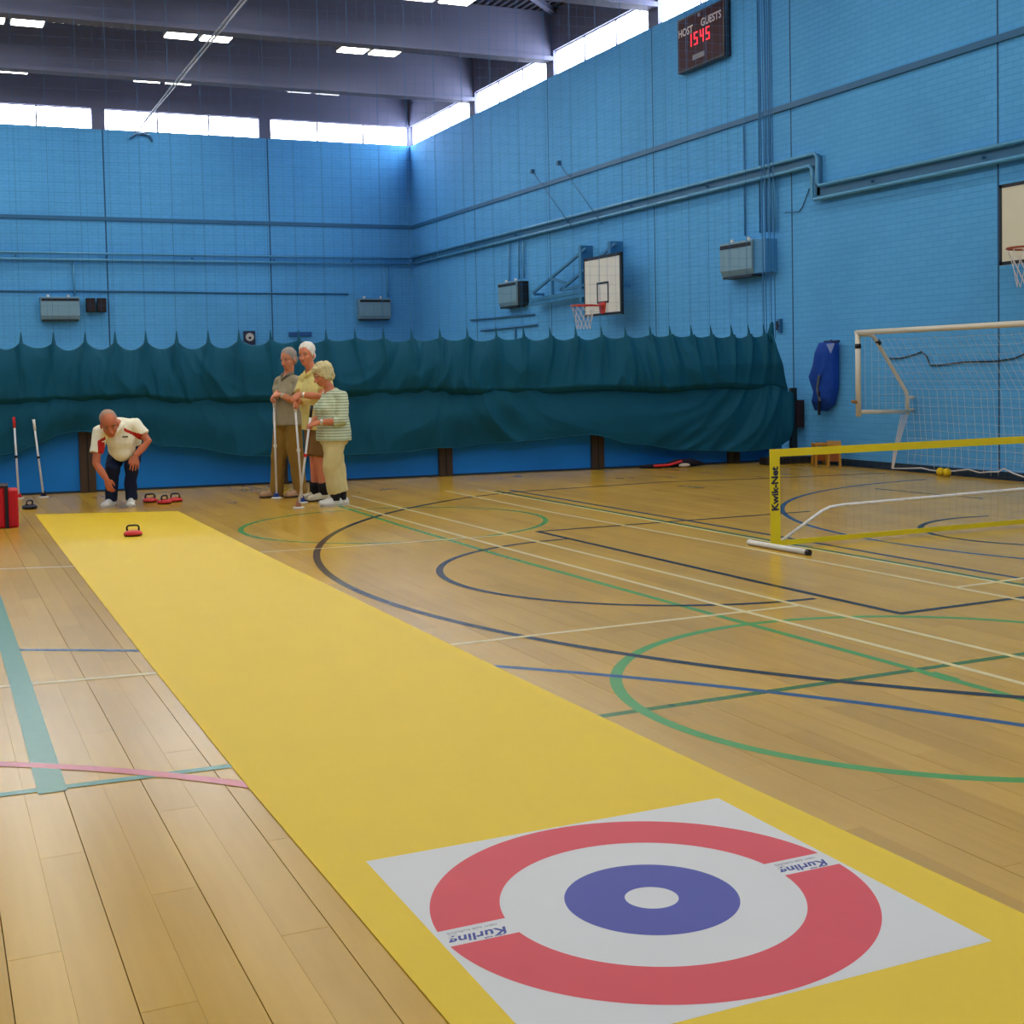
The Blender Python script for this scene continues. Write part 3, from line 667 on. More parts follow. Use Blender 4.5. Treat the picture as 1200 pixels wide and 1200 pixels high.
WOOD = mat('varnished_pine', (190, 132, 40), 0.4, 0.4, 0.15, 8); WOOD2 = mat('orange_pine', (160, 84, 34), 0.4, 0.4, 0.15, 8)
def stool(p, rz, label, tilt=0.0, h=0.27):
    t = empty('wooden_stool', p, rz)
    o = MB().box((-0.095, -0.09, h), (0.095, 0.09, h + 0.045)).build('seat', WOOD, t, bevel=0.01); o.rotation_euler = (tilt, 0, 0)
    for sx in (-1, 1):
        for sy in (-1, 1): MB().bar((sx * 0.07, sy * 0.065, h), (sx * 0.08, sy * 0.075, 0), 0.03, 0.03).build('leg', WOOD, t)
    MB().box((-0.065, -0.06, 0.07), (0.065, 0.06, 0.22)).build('box_body', WOOD2, t)
    return tag(t, label, 'stool', 'wooden stools by the right wall')
stool(on_floor(960.5, 545), 0.1 - YAW, 'low varnished wooden stool against the right wall, nearer the curtain')
stool(on_floor(977.5, 546.5), -0.2 - YAW, 'varnished wooden stool with tilted seat by the right wall under the blue bag', 0.25, 0.30)
t = empty('equipment_case', (11.22, 15.45, 0), -0.1)
MB().box((-0.38, -0.12, 0), (0.38, 0.12, 0.10)).build('case', mat('dark_case', (26, 20, 26), 0.6), t, bevel=0.015); MB().box((-0.36, -0.125, 0.055), (0.36, -0.115, 0.062)).build('zip', STEEL, t); MB().tube([(-0.1, 0, 0.10), (-0.08, 0, 0.13), (0.08, 0, 0.13), (0.1, 0, 0.10)], 0.012, 6).build('handle', BLACK, t)
tag(t, 'low dark equipment case on the floor at the curtain end', 'case')
t = empty('racket_bag', (9.62, 15.93, 0), -0.13)
DK = mat('dark_nylon', (26, 18, 34), 0.7, 0.3)
MB().tube([(-0.50, 0, 0.03), (-0.38, 0, 0.03), (-0.1, 0, 0.035), (0.05, 0, 0.06), (0.3, 0, 0.06), (0.46, 0, 0.04)], [(0.02, 0.05), (0.028, 0.06), (0.03, 0.07), (0.055, 0.10), (0.055, 0.10), (0.02, 0.05)], 10, side=(0, 0, 1)).build('bag_body', DK, t, smooth=True)
MB().tube([(-0.32, -0.06, 0.035), (-0.1, -0.075, 0.04), (0.04, -0.095, 0.075), (0.1, -0.1, 0.09)], 0.018, 6).build('red_stripe', RED, t, smooth=True)
MB().ball((0.12, -0.13, 0.03), (0.09, 0.05, 0.03), 12, 8).build('white_flap', mat('dusty_white', (196, 176, 160), 0.7), t, smooth=True)
tag(t, 'dark racket bag with red stripe lying on the floor by the blue barrier', 'bag')

# ================================================================== LOW BARRIER BEHIND THE CURTAIN
def by(x): return 17.15 - 0.118 * (x - 1.7)
t = empty('low_barrier', (1.7, by(1.7), 0)); BX = Vector((1.7, by(1.7), 0))
BLP = mat('barrier_blue', (6, 132, 224), 0.5, 0.35, 0.08, 3); BRN = mat('dark_brown_post', (72, 52, 34), 0.45, 0.4, 0.2, 5)
posts = [-0.35, 1.82, 4.20, 6.42, 8.62, 10.73]
edges = [-2.5] + posts + [11.62]
for a, b in zip(edges, edges[1:]):
    a2, b2 = a + 0.09, b - 0.09
    MB().prism([(a2 - 1.7, by(a2) - BX.y, 0.025), (b2 - 1.7, by(b2) - BX.y, 0.025), (b2 - 1.7, by(b2) - BX.y + 0.04, 0.025), (a2 - 1.7, by(a2) - BX.y + 0.04, 0.025)], (0, 0, 1.0)).build('panel', BLP, t)
    MB().prism([(a2 - 1.7, by(a2) - BX.y - 0.004, 0.0), (b2 - 1.7, by(b2) - BX.y - 0.004, 0.0), (b2 - 1.7, by(b2) - BX.y + 0.03, 0.0), (a2 - 1.7, by(a2) - BX.y + 0.03, 0.0)], (0, 0, 0.025)).build('skirting_gap_shade', SKIRT, t)  # dark strip for both the skirting and the shadow in the gap below
for p in posts:
    w = 0.095
    MB().box((p - 1.7 - w, by(p) - BX.y - 0.05, 0), (p - 1.7 + w, by(p) - BX.y + 0.07, 1.08)).build('post', BRN, t, bevel=0.006)
    MB().box((p - 1.7 - 0.008, by(p) - BX.y - 0.053, 0.01), (p - 1.7 + 0.008, by(p) - BX.y - 0.045, 1.06)).build('slot', BLACK, t)
tag(t, 'low blue panel barrier with dark brown posts behind the green curtain', 'barrier')

# ================================================================== DIVISION NET WITH GATHERED GREEN CURTAIN
def cyl(x): return 16.85 - 0.126 * (x - 1.7)            # curtain line on the floor plan
t = empty('division_net', (1.7, cyl(1.7), 0)); CX = Vector((1.7, cyl(1.7), 0))
NRM = Vector((-0.125, -1, 0)).normalized()               # towards the viewer
GRN = mat('green_curtain', (5, 80, 106), 0.7, 0.2, 0.14, 1.7, bump=0.25, bscale=9)
GRN2 = mat('green_curtain_lower', (5, 78, 103), 0.7, 0.2, 0.14, 1.7, bump=0.25, bscale=9)
hooks_px = [-115, -79, -44, -10, 25, 63, 100, 135, 171, 207, 244, 280, 317, 350, 382, 416, 449, 482, 515, 547, 581, 613, 644, 674, 704, 732, 761, 784, 809, 832, 856, 876, 894, 902]
def curtain_x(px, y=402):
    r = ray(px, y); k = (CX.y + 0.126 * 1.7) / (r.y + 0.126 * r.x); return (r * k).x
hooks = [curtain_x(p) for p in hooks_px]
x0, x1 = hooks[0], 11.10
import bisect
def interp(tab, x):
    if x <= tab[0][0]: return tab[0][1]
    for (a, va), (b, vb) in zip(tab, tab[1:]):
        if x <= b:
            s = (x - a) / (b - a); s = s * s * (3 - 2 * s); return va + (vb - va) * s
    return tab[-1][1]
hem_tab = [(-1, 0.75), (0.0, 0.62), (0.795, 0.53), (1.73, 0.785), (2.3, 0.66), (2.783, 0.556), (3.829, 0.40), (5.142, 0.365), (6.402, 0.41), (7.232, 0.45), (8.335, 0.515), (9.0, 0.36), (9.733, 0.25), (10.6, 0.20), (11.1, 0.22), (11.45, 0.36)]
fold_tab = [(-1, 1.16), (0.8, 1.17), (2.4, 1.18), (3.2, 1.10), (4.0, 1.12), (6.07, 1.17), (7.2, 1.12), (8.47, 1.15), (9.3, 1.10), (10.3, 1.13), (11.1, 1.10), (11.45, 0.98)]
def sheet(name, material, nx, nz, xa, xb, ztop, zbot, disp, thick=0.006):
    m = MB(); vs = []
    for j in range(nz + 1):
        v = j / nz
        for i in range(nx + 1):
            x = xa(v) + (xb(v) - xa(v)) * i / nx
            zt, zo = ztop(x), zbot(x); z = zt + (zo - zt) * v
            d = disp(x, v, z); p = Vector((x, cyl(x), z)) - CX + NRM * d; vs.append(p)
    m.add(vs, [(j * (nx + 1) + i, j * (nx + 1) + i + 1, (j + 1) * (nx + 1) + i + 1, (j + 1) * (nx + 1) + i) for j in range(nz) for i in range(nx)])
    o = m.build(name, material, t, smooth=True); s = o.modifiers.new('solid', 'SOLIDIFY'); s.thickness = thick
    return o
def hook_phase(x):
    k = max(0, min(len(hooks) - 2, bisect.bisect_right(hooks, x) - 1)); s = (x - hooks[k]) / (hooks[k + 1] - hooks[k]); return k, max(0, min(1, s))
rnd = [random.random() for _ in range(60)]
def ztop(x):
    k, s = hook_phase(x); sag = (0.070 + 0.045 * rnd[k]) * (1.0 if x < 4.0 else 0.55); e = 1 - abs(2 * s - 1)
    return 1.885 - sag * (1 - (1 - e) ** 2.2) + 0.02 * noise.noise(Vector((x * 2.3, 7.7, 0))) - 0.015 * x / 11
def dispU(x, v, z):
    k, s = hook_phase(x)
    # folds fan out from the hooks: sharp pleats at the top, leaning as they fall
    lean = (rnd[k] - 0.5) * 0.8 * v
    c = math.cos(2 * PI * (s + lean)); pleat = (max(0, c) ** 3) * 0.055 * math.exp(-1.6 * v)
    belly = -0.05 * (1 - abs(2 * s - 1)) * math.exp(-5 * v)
    sg = noise.noise(Vector((x * 0.45, 2.0, 0))) * 3.0                     # wrinkles lean one way here, the other there
    n1 = noise.noise(Vector((x * 1.1, z * 1.2, 3.1))) * 0.08 * (0.3 + v); n2 = (0.5 - abs(noise.noise(Vector((x * 2.6 + z * sg * 1.6, z * 1.6, 9.7))))) * 0.11 * (0.25 + v)
    n3 = (0.5 - abs(noise.noise(Vector((x * 5.5 + z * sg * 2.5, z * 2.2, 1.7))))) * 0.035
    over = 0.075 * math.sin(PI * min(1, v / 0.96)) ** 1.0 + (0.05 * (v / 0.9) ** 3 if v < 0.9 else 0.05 - 1.1 * (v - 0.9) ** 1.2)
    return 0.05 + pleat + belly + n1 + n2 + n3 + over
sheet('upper_drape', GRN, 900, 44, lambda v: x0, lambda v: 11.10 + 0.27 * v ** 1.5, ztop, lambda x: interp(fold_tab, x) - 0.02 + 0.02 * noise.noise(Vector((x * 1.6, 0, 0))), dispU)
def dispL(x, v, z):
    n1 = noise.noise(Vector((x * 0.9 - z * 0.6, z * 1.0, 13.1))) * 0.07; sg = noise.noise(Vector((x * 0.35, 8.0, 0))) * 3.5
    n2 = (0.4 - abs(noise.noise(Vector((x * 1.5 + z * sg * 1.3, z * 1.2, 4.7))))) * 0.11 * (0.35 + v); n3 = (0.4 - abs(noise.noise(Vector((x * 3.6 + z * sg * 2.0, z * 1.8, 7.7))))) * 0.035
    return 0.055 + n1 + n2 + n3 + 0.04 * math.sin(PI * v) ** 1.5 - 0.04 * v
sheet('lower_drape', GRN2, 900, 36, lambda v: x0, lambda v: 11.42 - 0.05 * v ** 6, lambda x: interp(fold_tab, x) + 0.03, lambda x: interp(hem_tab, x) + 0.012 * noise.noise(Vector((x * 3, 5, 0))), dispL)
m = MB(); N = 200
m.tube([Vector((x, cyl(x), interp(hem_tab, x) + 0.012 * noise.noise(Vector((x * 3, 5, 0))))) - CX + NRM * (dispL(x, 1, interp(hem_tab, x))) for x in [x0 + (11.36 - x0) * i / N for i in range(N + 1)]], 0.010, 6)
m.build('bottom_hem', GRN2, t, smooth=True)
ROPE = mat('dark_cord', (44, 104, 156), 0.7)
NT = 7.4
for k, x in enumerate(hooks):
    MB().tube([Vector((x, cyl(x), 1.83)) - CX + NRM * 0.05, Vector((x, cyl(x), 1.90)) - CX + NRM * 0.04, Vector((x, cyl(x), 2.0)) - CX + NRM * 0.01], [0.035, 0.018, 0.005], 6).build('hook_tie', GRN, t)
    MB().bar(Vector((x, cyl(x), 2.0)) - CX, Vector((x, cyl(x), NT)) - CX, 0.0035, 0.0035).build('hanging_cord', ROPE, t)
for x in (11.02, 11.06, 11.14, 11.20): MB().bar(Vector((x, cyl(x), 1.8)) - CX, Vector((x - 0.02, cyl(x), NT)) - CX, 0.010, 0.010).build('edge_rope', ROPE, t)
MB().tube([Vector((11.08, cyl(11.08), 1.75)) - CX + NRM * 0.05, Vector((11.14, cyl(11.1), 2.03)) - CX + NRM * 0.02], [0.07, 0.02], 8).build('gathered_corner', GRN, t, smooth=True)
m = MB(); NM = mat('net_twine', (44, 104, 152), 0.8)
x = hooks[0]
while x < 11.05:
    m.bar(Vector((x, cyl(x), 1.86)) - CX, Vector((x, cyl(x), NT)) - CX, 0.0016, 0.0016); x += 0.125
z = 1.95
while z < NT:
    m.bar(Vector((hooks[0], cyl(hooks[0]), z)) - CX, Vector((11.1, cyl(11.1), z)) - CX, 0.0016, 0.0016); z += 0.125
m.build('netting', NM, t, kind='stuff')
MB().bar(Vector((hooks[0], cyl(hooks[0]), NT)) - CX, Vector((11.6, cyl(11.6), NT)) - CX, 0.05, 0.08).build('head_track', STEEL, t)
for q in (0.0, 4.0, 8.0, 11.0): MB().bar(Vector((q, cyl(q), NT)) - CX, Vector((q, cyl(q), DECK)) - CX, 0.02, 0.02).build('track_hanger', STEEL, t)
MB().bar(Vector((11.50, cyl(11.5) + 0.05, 0)) - CX, Vector((11.50, cyl(11.5) + 0.05, 1.08)) - CX, 0.10, 0.06).build('end_post', mat('end_post', (14, 34, 40), 0.6), t)
tag(t, 'dark green gathered curtain on a hanging division net across the hall', 'curtain')

# ================================================================== YELLOW MINI NET
t = empty('mini_net', (5.915, 8.30, 0))
xE = 5.0
def yt(nm, a, b, w=0.004): return MB().box(a, b).build(nm, YEL, t)
yt('top_tape', (-0.04, -0.003, 0.705), (xE, 0.003, 0.765)); yt('side_tape', (-0.045, -0.006, 0.02), (0.045, 0.0, 0.765)); yt('side_tape', (xE - 0.045, -0.006, 0.02), (xE + 0.045, 0, 0.765))
yt('bottom_tape', (0, -0.003, 0.02), (xE, 0.003, 0.06))
m = MB(); m.tube([(0.02, 0.01, 0.03), (0.45, 0.012, 0.26), (0.53, 0.012, 0.285), (0.66, 0.012, 0.295), (xE / 2, 0.012, 0.315), (xE - 0.6, 0.012, 0.29), (xE - 0.02, 0.01, 0.03)], 0.0125, 8); m.build('frame_pole', WHITE, t, smooth=True)
for x in (0.0, xE):
    m = MB().tube([(x - 0.055, 0.24, 0.022), (x - 0.02, -0.42, 0.022)] if x == 0 else [(x, 0.24, 0.022), (x, -0.42, 0.022)], 0.022, 10); f = m.build('base_foot', WHITE, t, smooth=True)
    MB().tube([(x - 0.02, -0.42, 0.022), (x - 0.0175, -0.45, 0.022)], 0.024, 10).build('end_cap', BLACK, f); MB().tube([(x - 0.055, 0.24, 0.022), (x - 0.057, 0.27, 0.022)], 0.024, 10).build('end_cap', WHITE, f)
    MB().tube([(x, 0.012, 0.02), (x, 0.012, 0.76)], 0.011, 8).build('upright_pole', WHITE, t, smooth=True)
m = MB(); NY = mat('mini_net_twine', (150, 130, 60), 0.8)
for i in range(1, 66): m.bar((i * 0.075, 0, 0.05), (i * 0.075, 0, 0.71), 0.0005, 0.0005)
for i in range(1, 9): m.bar((0, 0, 0.05 + i * 0.075), (xE, 0, 0.05 + i * 0.075), 0.0005, 0.0005)
m.build('netting', NY, t, kind='stuff')
text_mesh('lettering', 'Kwik-Net', 0.085, mat('navy_print', (28, 34, 70), 0.6), t, basis((0, 0, 1), (-1, 0, 0), (0.0, -0.0075, 0.46)), offset=0.003, extrude=0.0008)
tag(t, 'yellow taped mini net on a white frame, lettered side tape', 'net')

# ================================================================== KURLING MAT WITH TARGET
t = empty('curling_mat', (1.70, 2.957, 0))
MY = mat('yellow_vinyl', (222, 188, 22), 0.5, 0.3, 0.035, 2.5, bump=0.08, bscale=300)
Lp = [(0.99, 0.9), (0.976, 2.58), (0.954, 4.41), (0.956, 6.9), (0.975, 10.5), (1.006, 14.62)]
Rp = [(2.52, 0.9), (2.485, 2.44), (2.448, 3.74), (2.423, 5.47), (2.391, 10.46), (2.388, 14.02)]
poly = [(x - 1.70, y - 2.957, 0.0009) for x, y in Lp] + [(x - 1.70, y - 2.957, 0.0009) for x, y in reversed(Rp)]
mm_ = MB(); mm_.prism(poly, (0, 0, 0.0026)); mm_.build('runway', MY, t)
MWH = mat('target_white', (206, 206, 206), 0.5, 0.3, 0.02); MRD = mat('target_red', (206, 66, 78), 0.5, 0.3, 0.07, 5); MBL = mat('target_blue', (68, 72, 154), 0.5, 0.3, 0.06, 5)
z0 = 0.0037
MB().box((-0.597, -0.597, 0.0030), (0.597, 0.597, z0)).build('target_sheet', MWH, t)
def ringseg(name, material, r0, r1, a0, a1, z, n=96):
    m = MB(); vs = []
    for i in range(n + 1):
        a = a0 + (a1 - a0) * i / n; vs += [(r0 * math.cos(a), r0 * math.sin(a), z), (r1 * math.cos(a), r1 * math.sin(a), z)]
    m.add(vs, [(2 * i, 2 * i + 1, 2 * i + 3, 2 * i + 2) for i in range(n)]); me = m.mesh(name)
    if me.polygons[0].normal.z < 0: me.flip_normals()
    me.materials.append(material); o = bpy.data.objects.new(name, me); col.objects.link(o); o.parent = t; return o
def redhalf(sgn):                           # half ring cut along the lettered gap
    m = MB(); n = 96; g0, g1 = 0.058, -0.035; yc = g0 if sgn > 0 else -g1; vs = []
    for i in range(n + 1):
        for r in (0.402, 0.586):
            a0 = math.asin(yc / r); a = a0 + (PI - 2 * a0) * i / n; vs.append((r * math.cos(a), sgn * r * math.sin(a), z0 + 0.0003))
    m.add(vs, [(2 * i, 2 * i + 1, 2 * i + 3, 2 * i + 2) for i in range(n)]); me = m.mesh('red_half_ring')
    if me.polygons[0].normal.z < 0: me.flip_normals()
    me.materials.append(MRD); o = bpy.data.objects.new('red_half_ring', me); col.objects.link(o); o.parent = t
redhalf(1); redhalf(-1)
ringseg('blue_ring', MBL, 0.071, 0.231, 0, 2 * PI, z0 + 0.0003)
TXT = mat('print_blue', (44, 58, 140), 0.5); TXG = mat('print_grey', (150, 152, 164), 0.5)
for cx in (-0.494, 0.49):
    text_mesh('lettering', 'Kurling', 0.052, TXT, t, basis((-1, 0, 0), (0, -1, 0), (cx, -0.004, z0 + 0.0004)), extrude=0.0002, shear=0.3, offset=0.0012, space=1.02)
    text_mesh('lettering', 'NEW AGE KURLING', 0.015, TXG, t, basis((-1, 0, 0), (0, -1, 0), (cx - 0.005, 0.036, z0 + 0.0004)), extrude=0.0002)
    text_mesh('lettering', 'NEW AGE', 0.012, TXT, t, basis((-1, 0, 0), (0, -1, 0), (cx + 0.03, -0.027, z0 + 0.0004)), extrude=0.0002)
tag(t, 'long yellow vinyl runway mat with red, white and blue ring target', 'mat')

# ================================================================== KURLING STONES, PUSHERS, RED BAG
def stone(p, rz, body, label, group='curling stones'):
    t = empty('curling_stone', p, rz)
    MB().lathe([(0.05, 0.0), (0.072, 0.002), (0.080, 0.012), (0.080, 0.020)], 28).build('base_band', mat('stone_base', (34, 26, 28), 0.5), t, smooth=True)
    MB().lathe([(0.081, 0.014), (0.083, 0.022), (0.080, 0.034), (0.066, 0.044), (0.045, 0.050), (0.02, 0.052)], 28).build('shell', body, t, smooth=True)
    h = MB().tube([(-0.05, 0, 0.046), (-0.053, 0, 0.075), (-0.046, 0, 0.090), (-0.03, 0, 0.095), (0.03, 0, 0.095), (0.046, 0, 0.090), (0.053, 0, 0.075), (0.05, 0, 0.046)], 0.0085, 8).build('handle', BLACK, t, smooth=True)
    MB().lathe([(0.014, 0.050), (0.014, 0.054)], 14).build('cap', mat('stone_cap', (214, 120, 110), 0.4), t)
    return tag(t, label, 'curling stone', group)
NAVY = mat('navy_plastic', (18, 20, 44), 0.35)
stone(on_floor(156, 628, 0.0036), 0.15 - YAW, RED, 'red curling stone with black handle on the yellow mat')
stone((2.29, 15.25, 0), 0.2 - YAW, RED, 'red curling stone on the floor nearest the bending man')
stone((2.40, 14.95, 0), 1.2 - YAW, RED, 'middle red curling stone of the three on the floor behind the mat')
stone((2.55, 15.12, 0), -0.2 - YAW, RED, 'rightmost red curling stone of the three on the floor behind the mat')
stone((1.00, 15.30, 0), 1.3 - YAW, NAVY, 'dark navy curling stone on the floor beside the red bag')

def pusher(base, top, label, grip, foot, collar, shadow=None):
    base, top = Vector(base), Vector(top); t = empty('curling_pusher', base); d = top - base; L_ = d.length; u = d / L_
    MB().tube([u * 0.06, u * (L_ - 0.05)], 0.0125, 8).build('pole', mat('pusher_white', (222, 222, 226), 0.35), t, smooth=True)
    MB().tube([u * (L_ - 0.13), u * L_], [0.016, 0.018], 8).build('grip', grip, t, smooth=True)
    MB().tube([u * (L_ * 0.50), u * (L_ * 0.53)], 0.020, 8).build('collar', collar, t)
    MB().prism([(-0.035, 0, 0.016), (0.035, 0, 0.016), (0.018, 0, 0.085), (-0.018, 0, 0.085)], (0, 0.02, 0)).build('fork', foot, t, bevel=0.004)
    m = MB(); m.lathe([(0.062, 0.0), (0.065, 0.008), (0.055, 0.016)], 20); m.build('foot_pad', mat('pad_white', (216, 210, 200), 0.5), t)
    return tag(t, label, 'pusher', 'curling pushers')
BLUEP = mat('blue_plastic', (36, 70, 160), 0.4)
pusher((0.975, 16.70, 0), (0.955, 16.745, 0.985), 'upright white curling pusher with red grip and foot by the curtain', RED, RED, NAVY)
pusher((1.255, 16.70, 0), (1.175, 16.72, 0.95), 'leaning all-white curling pusher by the curtain, right of the red-gripped one', WHITE, NAVY, NAVY)

t = empty('red_bag', (0.62, 13.42, 0), -0.06)
RB = mat('red_nylon', (190, 16, 30), 0.55, 0.3, 0.1, 8, bump=0.15, bscale=12)
MB().box((-0.62, -0.02, 0), (0.045, 0.36, 0.405)).build('main_compartment', RB, t, bevel=0.025)
MB().box((0.05, 0.0, 0), (0.155, 0.34, 0.365)).build('end_pocket', RB, t, bevel=0.02)
MB().box((0.035, -0.03, 0.0), (0.065, 0.37, 0.41)).build('strap', mat('bag_strap', (20, 18, 30), 0.7), t)
MB().box((-0.60, -0.026, 0.395), (0.03, 0.35, 0.412)).build('zip_edge', MATS['bag_strap'], t)
MB().prism([(-0.14, -0.023, 0.15), (-0.02, -0.023, 0.15), (-0.07, -0.023, 0.20)], (0, -0.003, 0)).build('white_badge', WHITE, t)
tag(t, 'red rectangular kit bag with dark strap at the left edge of the picture', 'bag')

# ================================================================== PEOPLE
def remesh(mb, name, voxel, material, parent, smooth=3, paint=None, disp=0.0, dscale=0.12):
    me = mb.mesh(name + '_raw'); o = bpy.data.objects.new(name, me); col.objects.link(o)
    r = o.modifiers.new('r', 'REMESH'); r.mode = 'VOXEL'; r.voxel_size = voxel
    if smooth: s = o.modifiers.new('s', 'SMOOTH'); s.factor = 0.5; s.iterations = smooth
    bpy.context.view_layer.update()
    nm = bpy.data.meshes.new_from_object(o.evaluated_get(bpy.context.evaluated_depsgraph_get()))
    bpy.data.objects.remove(o); bpy.data.meshes.remove(me)
    nm.name = name; nm.materials.clear()
    for q in (material if isinstance(material, list) else [material]): nm.materials.append(q)
    if disp:
        nm.update(); ns = [v.normal.copy() for v in nm.vertices]
        for v, n_ in zip(nm.vertices, ns):
            c = v.co / dscale
            v.co += n_ * disp * (noise.noise(Vector((c.x, c.y, c.z * 0.55))) + 0.5 * noise.noise(Vector((c.x * 2.1, c.y * 2.1, c.z * 1.6 + 5))))
        nm.update()
    if paint:
        idx = [paint(p.center, p.normal) for p in nm.polygons]; nm.polygons.foreach_set('material_index', idx)
    nm.polygons.foreach_set('use_smooth', [True] * len(nm.polygons))
    ob = bpy.data.objects.new(name, nm); col.objects.link(ob); ob.parent = parent
    return ob
V = Vector
def person_frame(px, py):
    p = on_floor(px, py); a = V((p.x, p.y, 0)).normalized(); rz = math.atan2(-a.x, a.y)   # local y = away from viewer, local x = to the right
    return empty('person', p, rz)
def hand(mb, wrist, d, back, side, curl=0.8, L=0.19, spread=1.0):
    """palm and five fingers. d: along the hand, back: out of the back of the hand, side: towards the thumb."""
    d, back = V(d).normalized(), V(back); back = (back - d * back.dot(d)).normalized(); sd = d.cross(back).normalized()
    if sd.dot(V(side)) < 0: sd = -sd
    w = V(wrist)
    mb.tube([w - d * 0.03, w, w + d * 0.045, w + d * 0.085, w + d * 0.10], [(0.028, 0.021), (0.028, 0.02), (0.040, 0.019), (0.042, 0.016), (0.036, 0.011)], 12, side=sd)
    tips = []
    for k, (o, ln) in enumerate(((0.031, 0.078), (0.0105, 0.088), (-0.0105, 0.082), (-0.031, 0.064))):
        p = w + d * (0.085 - 0.006 * (k == 3)) + sd * o * spread; pts = [p - d * 0.02]; ang = curl * 0.35
        dirv = (d + sd * o * 2.0).normalized(); pts.append(p)
        for j, fr in enumerate((0.45, 0.31, 0.24)):
            dd = dirv * math.cos(ang) - back * math.sin(ang); pts.append(pts[-1] + dd * ln * fr); ang += curl * 0.85
        mb.tube(pts, [0.009, 0.0095, 0.009, 0.0083, 0.0072], 8); mb.ball(pts[-1], 0.0072, 8, 6)
    p = w + d * 0.02 + sd * 0.022; pts = [p, p + (d * 0.5 + sd * 0.8 - back * 0.2).normalized() * 0.035]
    pts.append(pts[-1] + (d * 0.9 + sd * (0.35 - 0.3 * curl) - back * 0.45 * curl).normalized() * 0.032); pts.append(pts[-1] + (d * 0.8 - sd * 0.35 * curl - back * 0.7 * curl).normalized() * 0.026)
    mb.tube(pts, [0.014, 0.0125, 0.0105, 0.0085], 8); mb.ball(pts[-1], 0.0085, 8, 6)
def head(mb, c, f, up, s=1.0):
    """skull, jaw, nose, ears, lips, brow round centre c, face towards f."""
    f = V(f).normalized(); up = V(up); up = (up - f * up.dot(f)).normalized(); sd = f.cross(up).normalized(); A = (sd, f, up)
    Q = lambda x, y, z: V(c) + sd * x * s + f * y * s + up * z * s
    R = lambda *r: [q * s for q in r]
    mb.ball(Q(0, -0.012, 0.035), R(0.077, 0.098, 0.092), 20, 14, A)
    mb.ball(Q(0, 0.022, -0.025), R(0.064, 0.070, 0.085), 18, 12, A)
    mb.ball(Q(0, 0.045, -0.078), R(0.040, 0.040, 0.036), 14, 10, A)           # chin and jaw
    for q in (-1, 1):
        mb.ball(Q(q * 0.036, 0.05, -0.022), R(0.028, 0.030, 0.028), 12, 8, A)  # cheeks
        mb.ball(Q(q * 0.077, -0.012, -0.012), R(0.010, 0.020, 0.032), 10, 8, A)  # ears
        mb.ball(Q(q * 0.033, 0.072, 0.028), R(0.027, 0.013, 0.010), 10, 8, A)  # brows
        mb.ball(Q(q * 0.012, 0.104, -0.030), R(0.011, 0.012, 0.009), 8, 6, A)  # nostrils
    mb.tube([Q(0, 0.080, 0.018), Q(0, 0.096, -0.008), Q(0, 0.112, -0.027)], R(0.009, 0.011, 0.013), 8); mb.ball(Q(0, 0.111, -0.027), R(0.013, 0.013, 0.012), 8, 6, A)
    mb.ball(Q(0, 0.083, -0.052), R(0.026, 0.012, 0.007), 10, 6, A); mb.ball(Q(0, 0.081, -0.063), R(0.022, 0.012, 0.007), 10, 6, A)
    return Q, A, s
SKIN = mat('skin', (206, 132, 98), 0.5, 0.35, 0.10, 14); SKIN2 = mat('skin_tanned', (190, 108, 74), 0.5, 0.35, 0.12, 14)
EYEW = mat('eye_white_shaded', (168, 140, 124), 0.4); EYED = mat('eye_dark', (40, 30, 26), 0.3); LIP = mat('lips', (160, 84, 72), 0.5)  # eye whites darkened: shade over the eyes put into their colour
def face(t, Q, A, s, brow_mat):
    for q in (-1, 1):
        o = MB().ball(Q(q * 0.033, 0.073, 0.008), (0.012 * s, 0.009 * s, 0.0055 * s), 10, 8, A).build('eye', EYEW, t, smooth=True)
        MB().ball(Q(q * 0.033, 0.081, 0.007), (0.0065 * s, 0.003 * s, 0.0055 * s), 8, 6, A).build('iris', EYED, o, smooth=True)
        MB().tube([Q(q * 0.014, 0.084, 0.030), Q(q * 0.035, 0.084, 0.035), Q(q * 0.056, 0.072, 0.030)], [0.004 * s, 0.006 * s, 0.003 * s], 6).build('eyebrow', brow_mat, t, smooth=True)
    MB().tube([Q(-0.024, 0.084, -0.058), Q(0, 0.094, -0.057), Q(0.024, 0.084, -0.058)], [0.003 * s, 0.005 * s, 0.003 * s], 6).build('mouth', LIP, t, smooth=True)
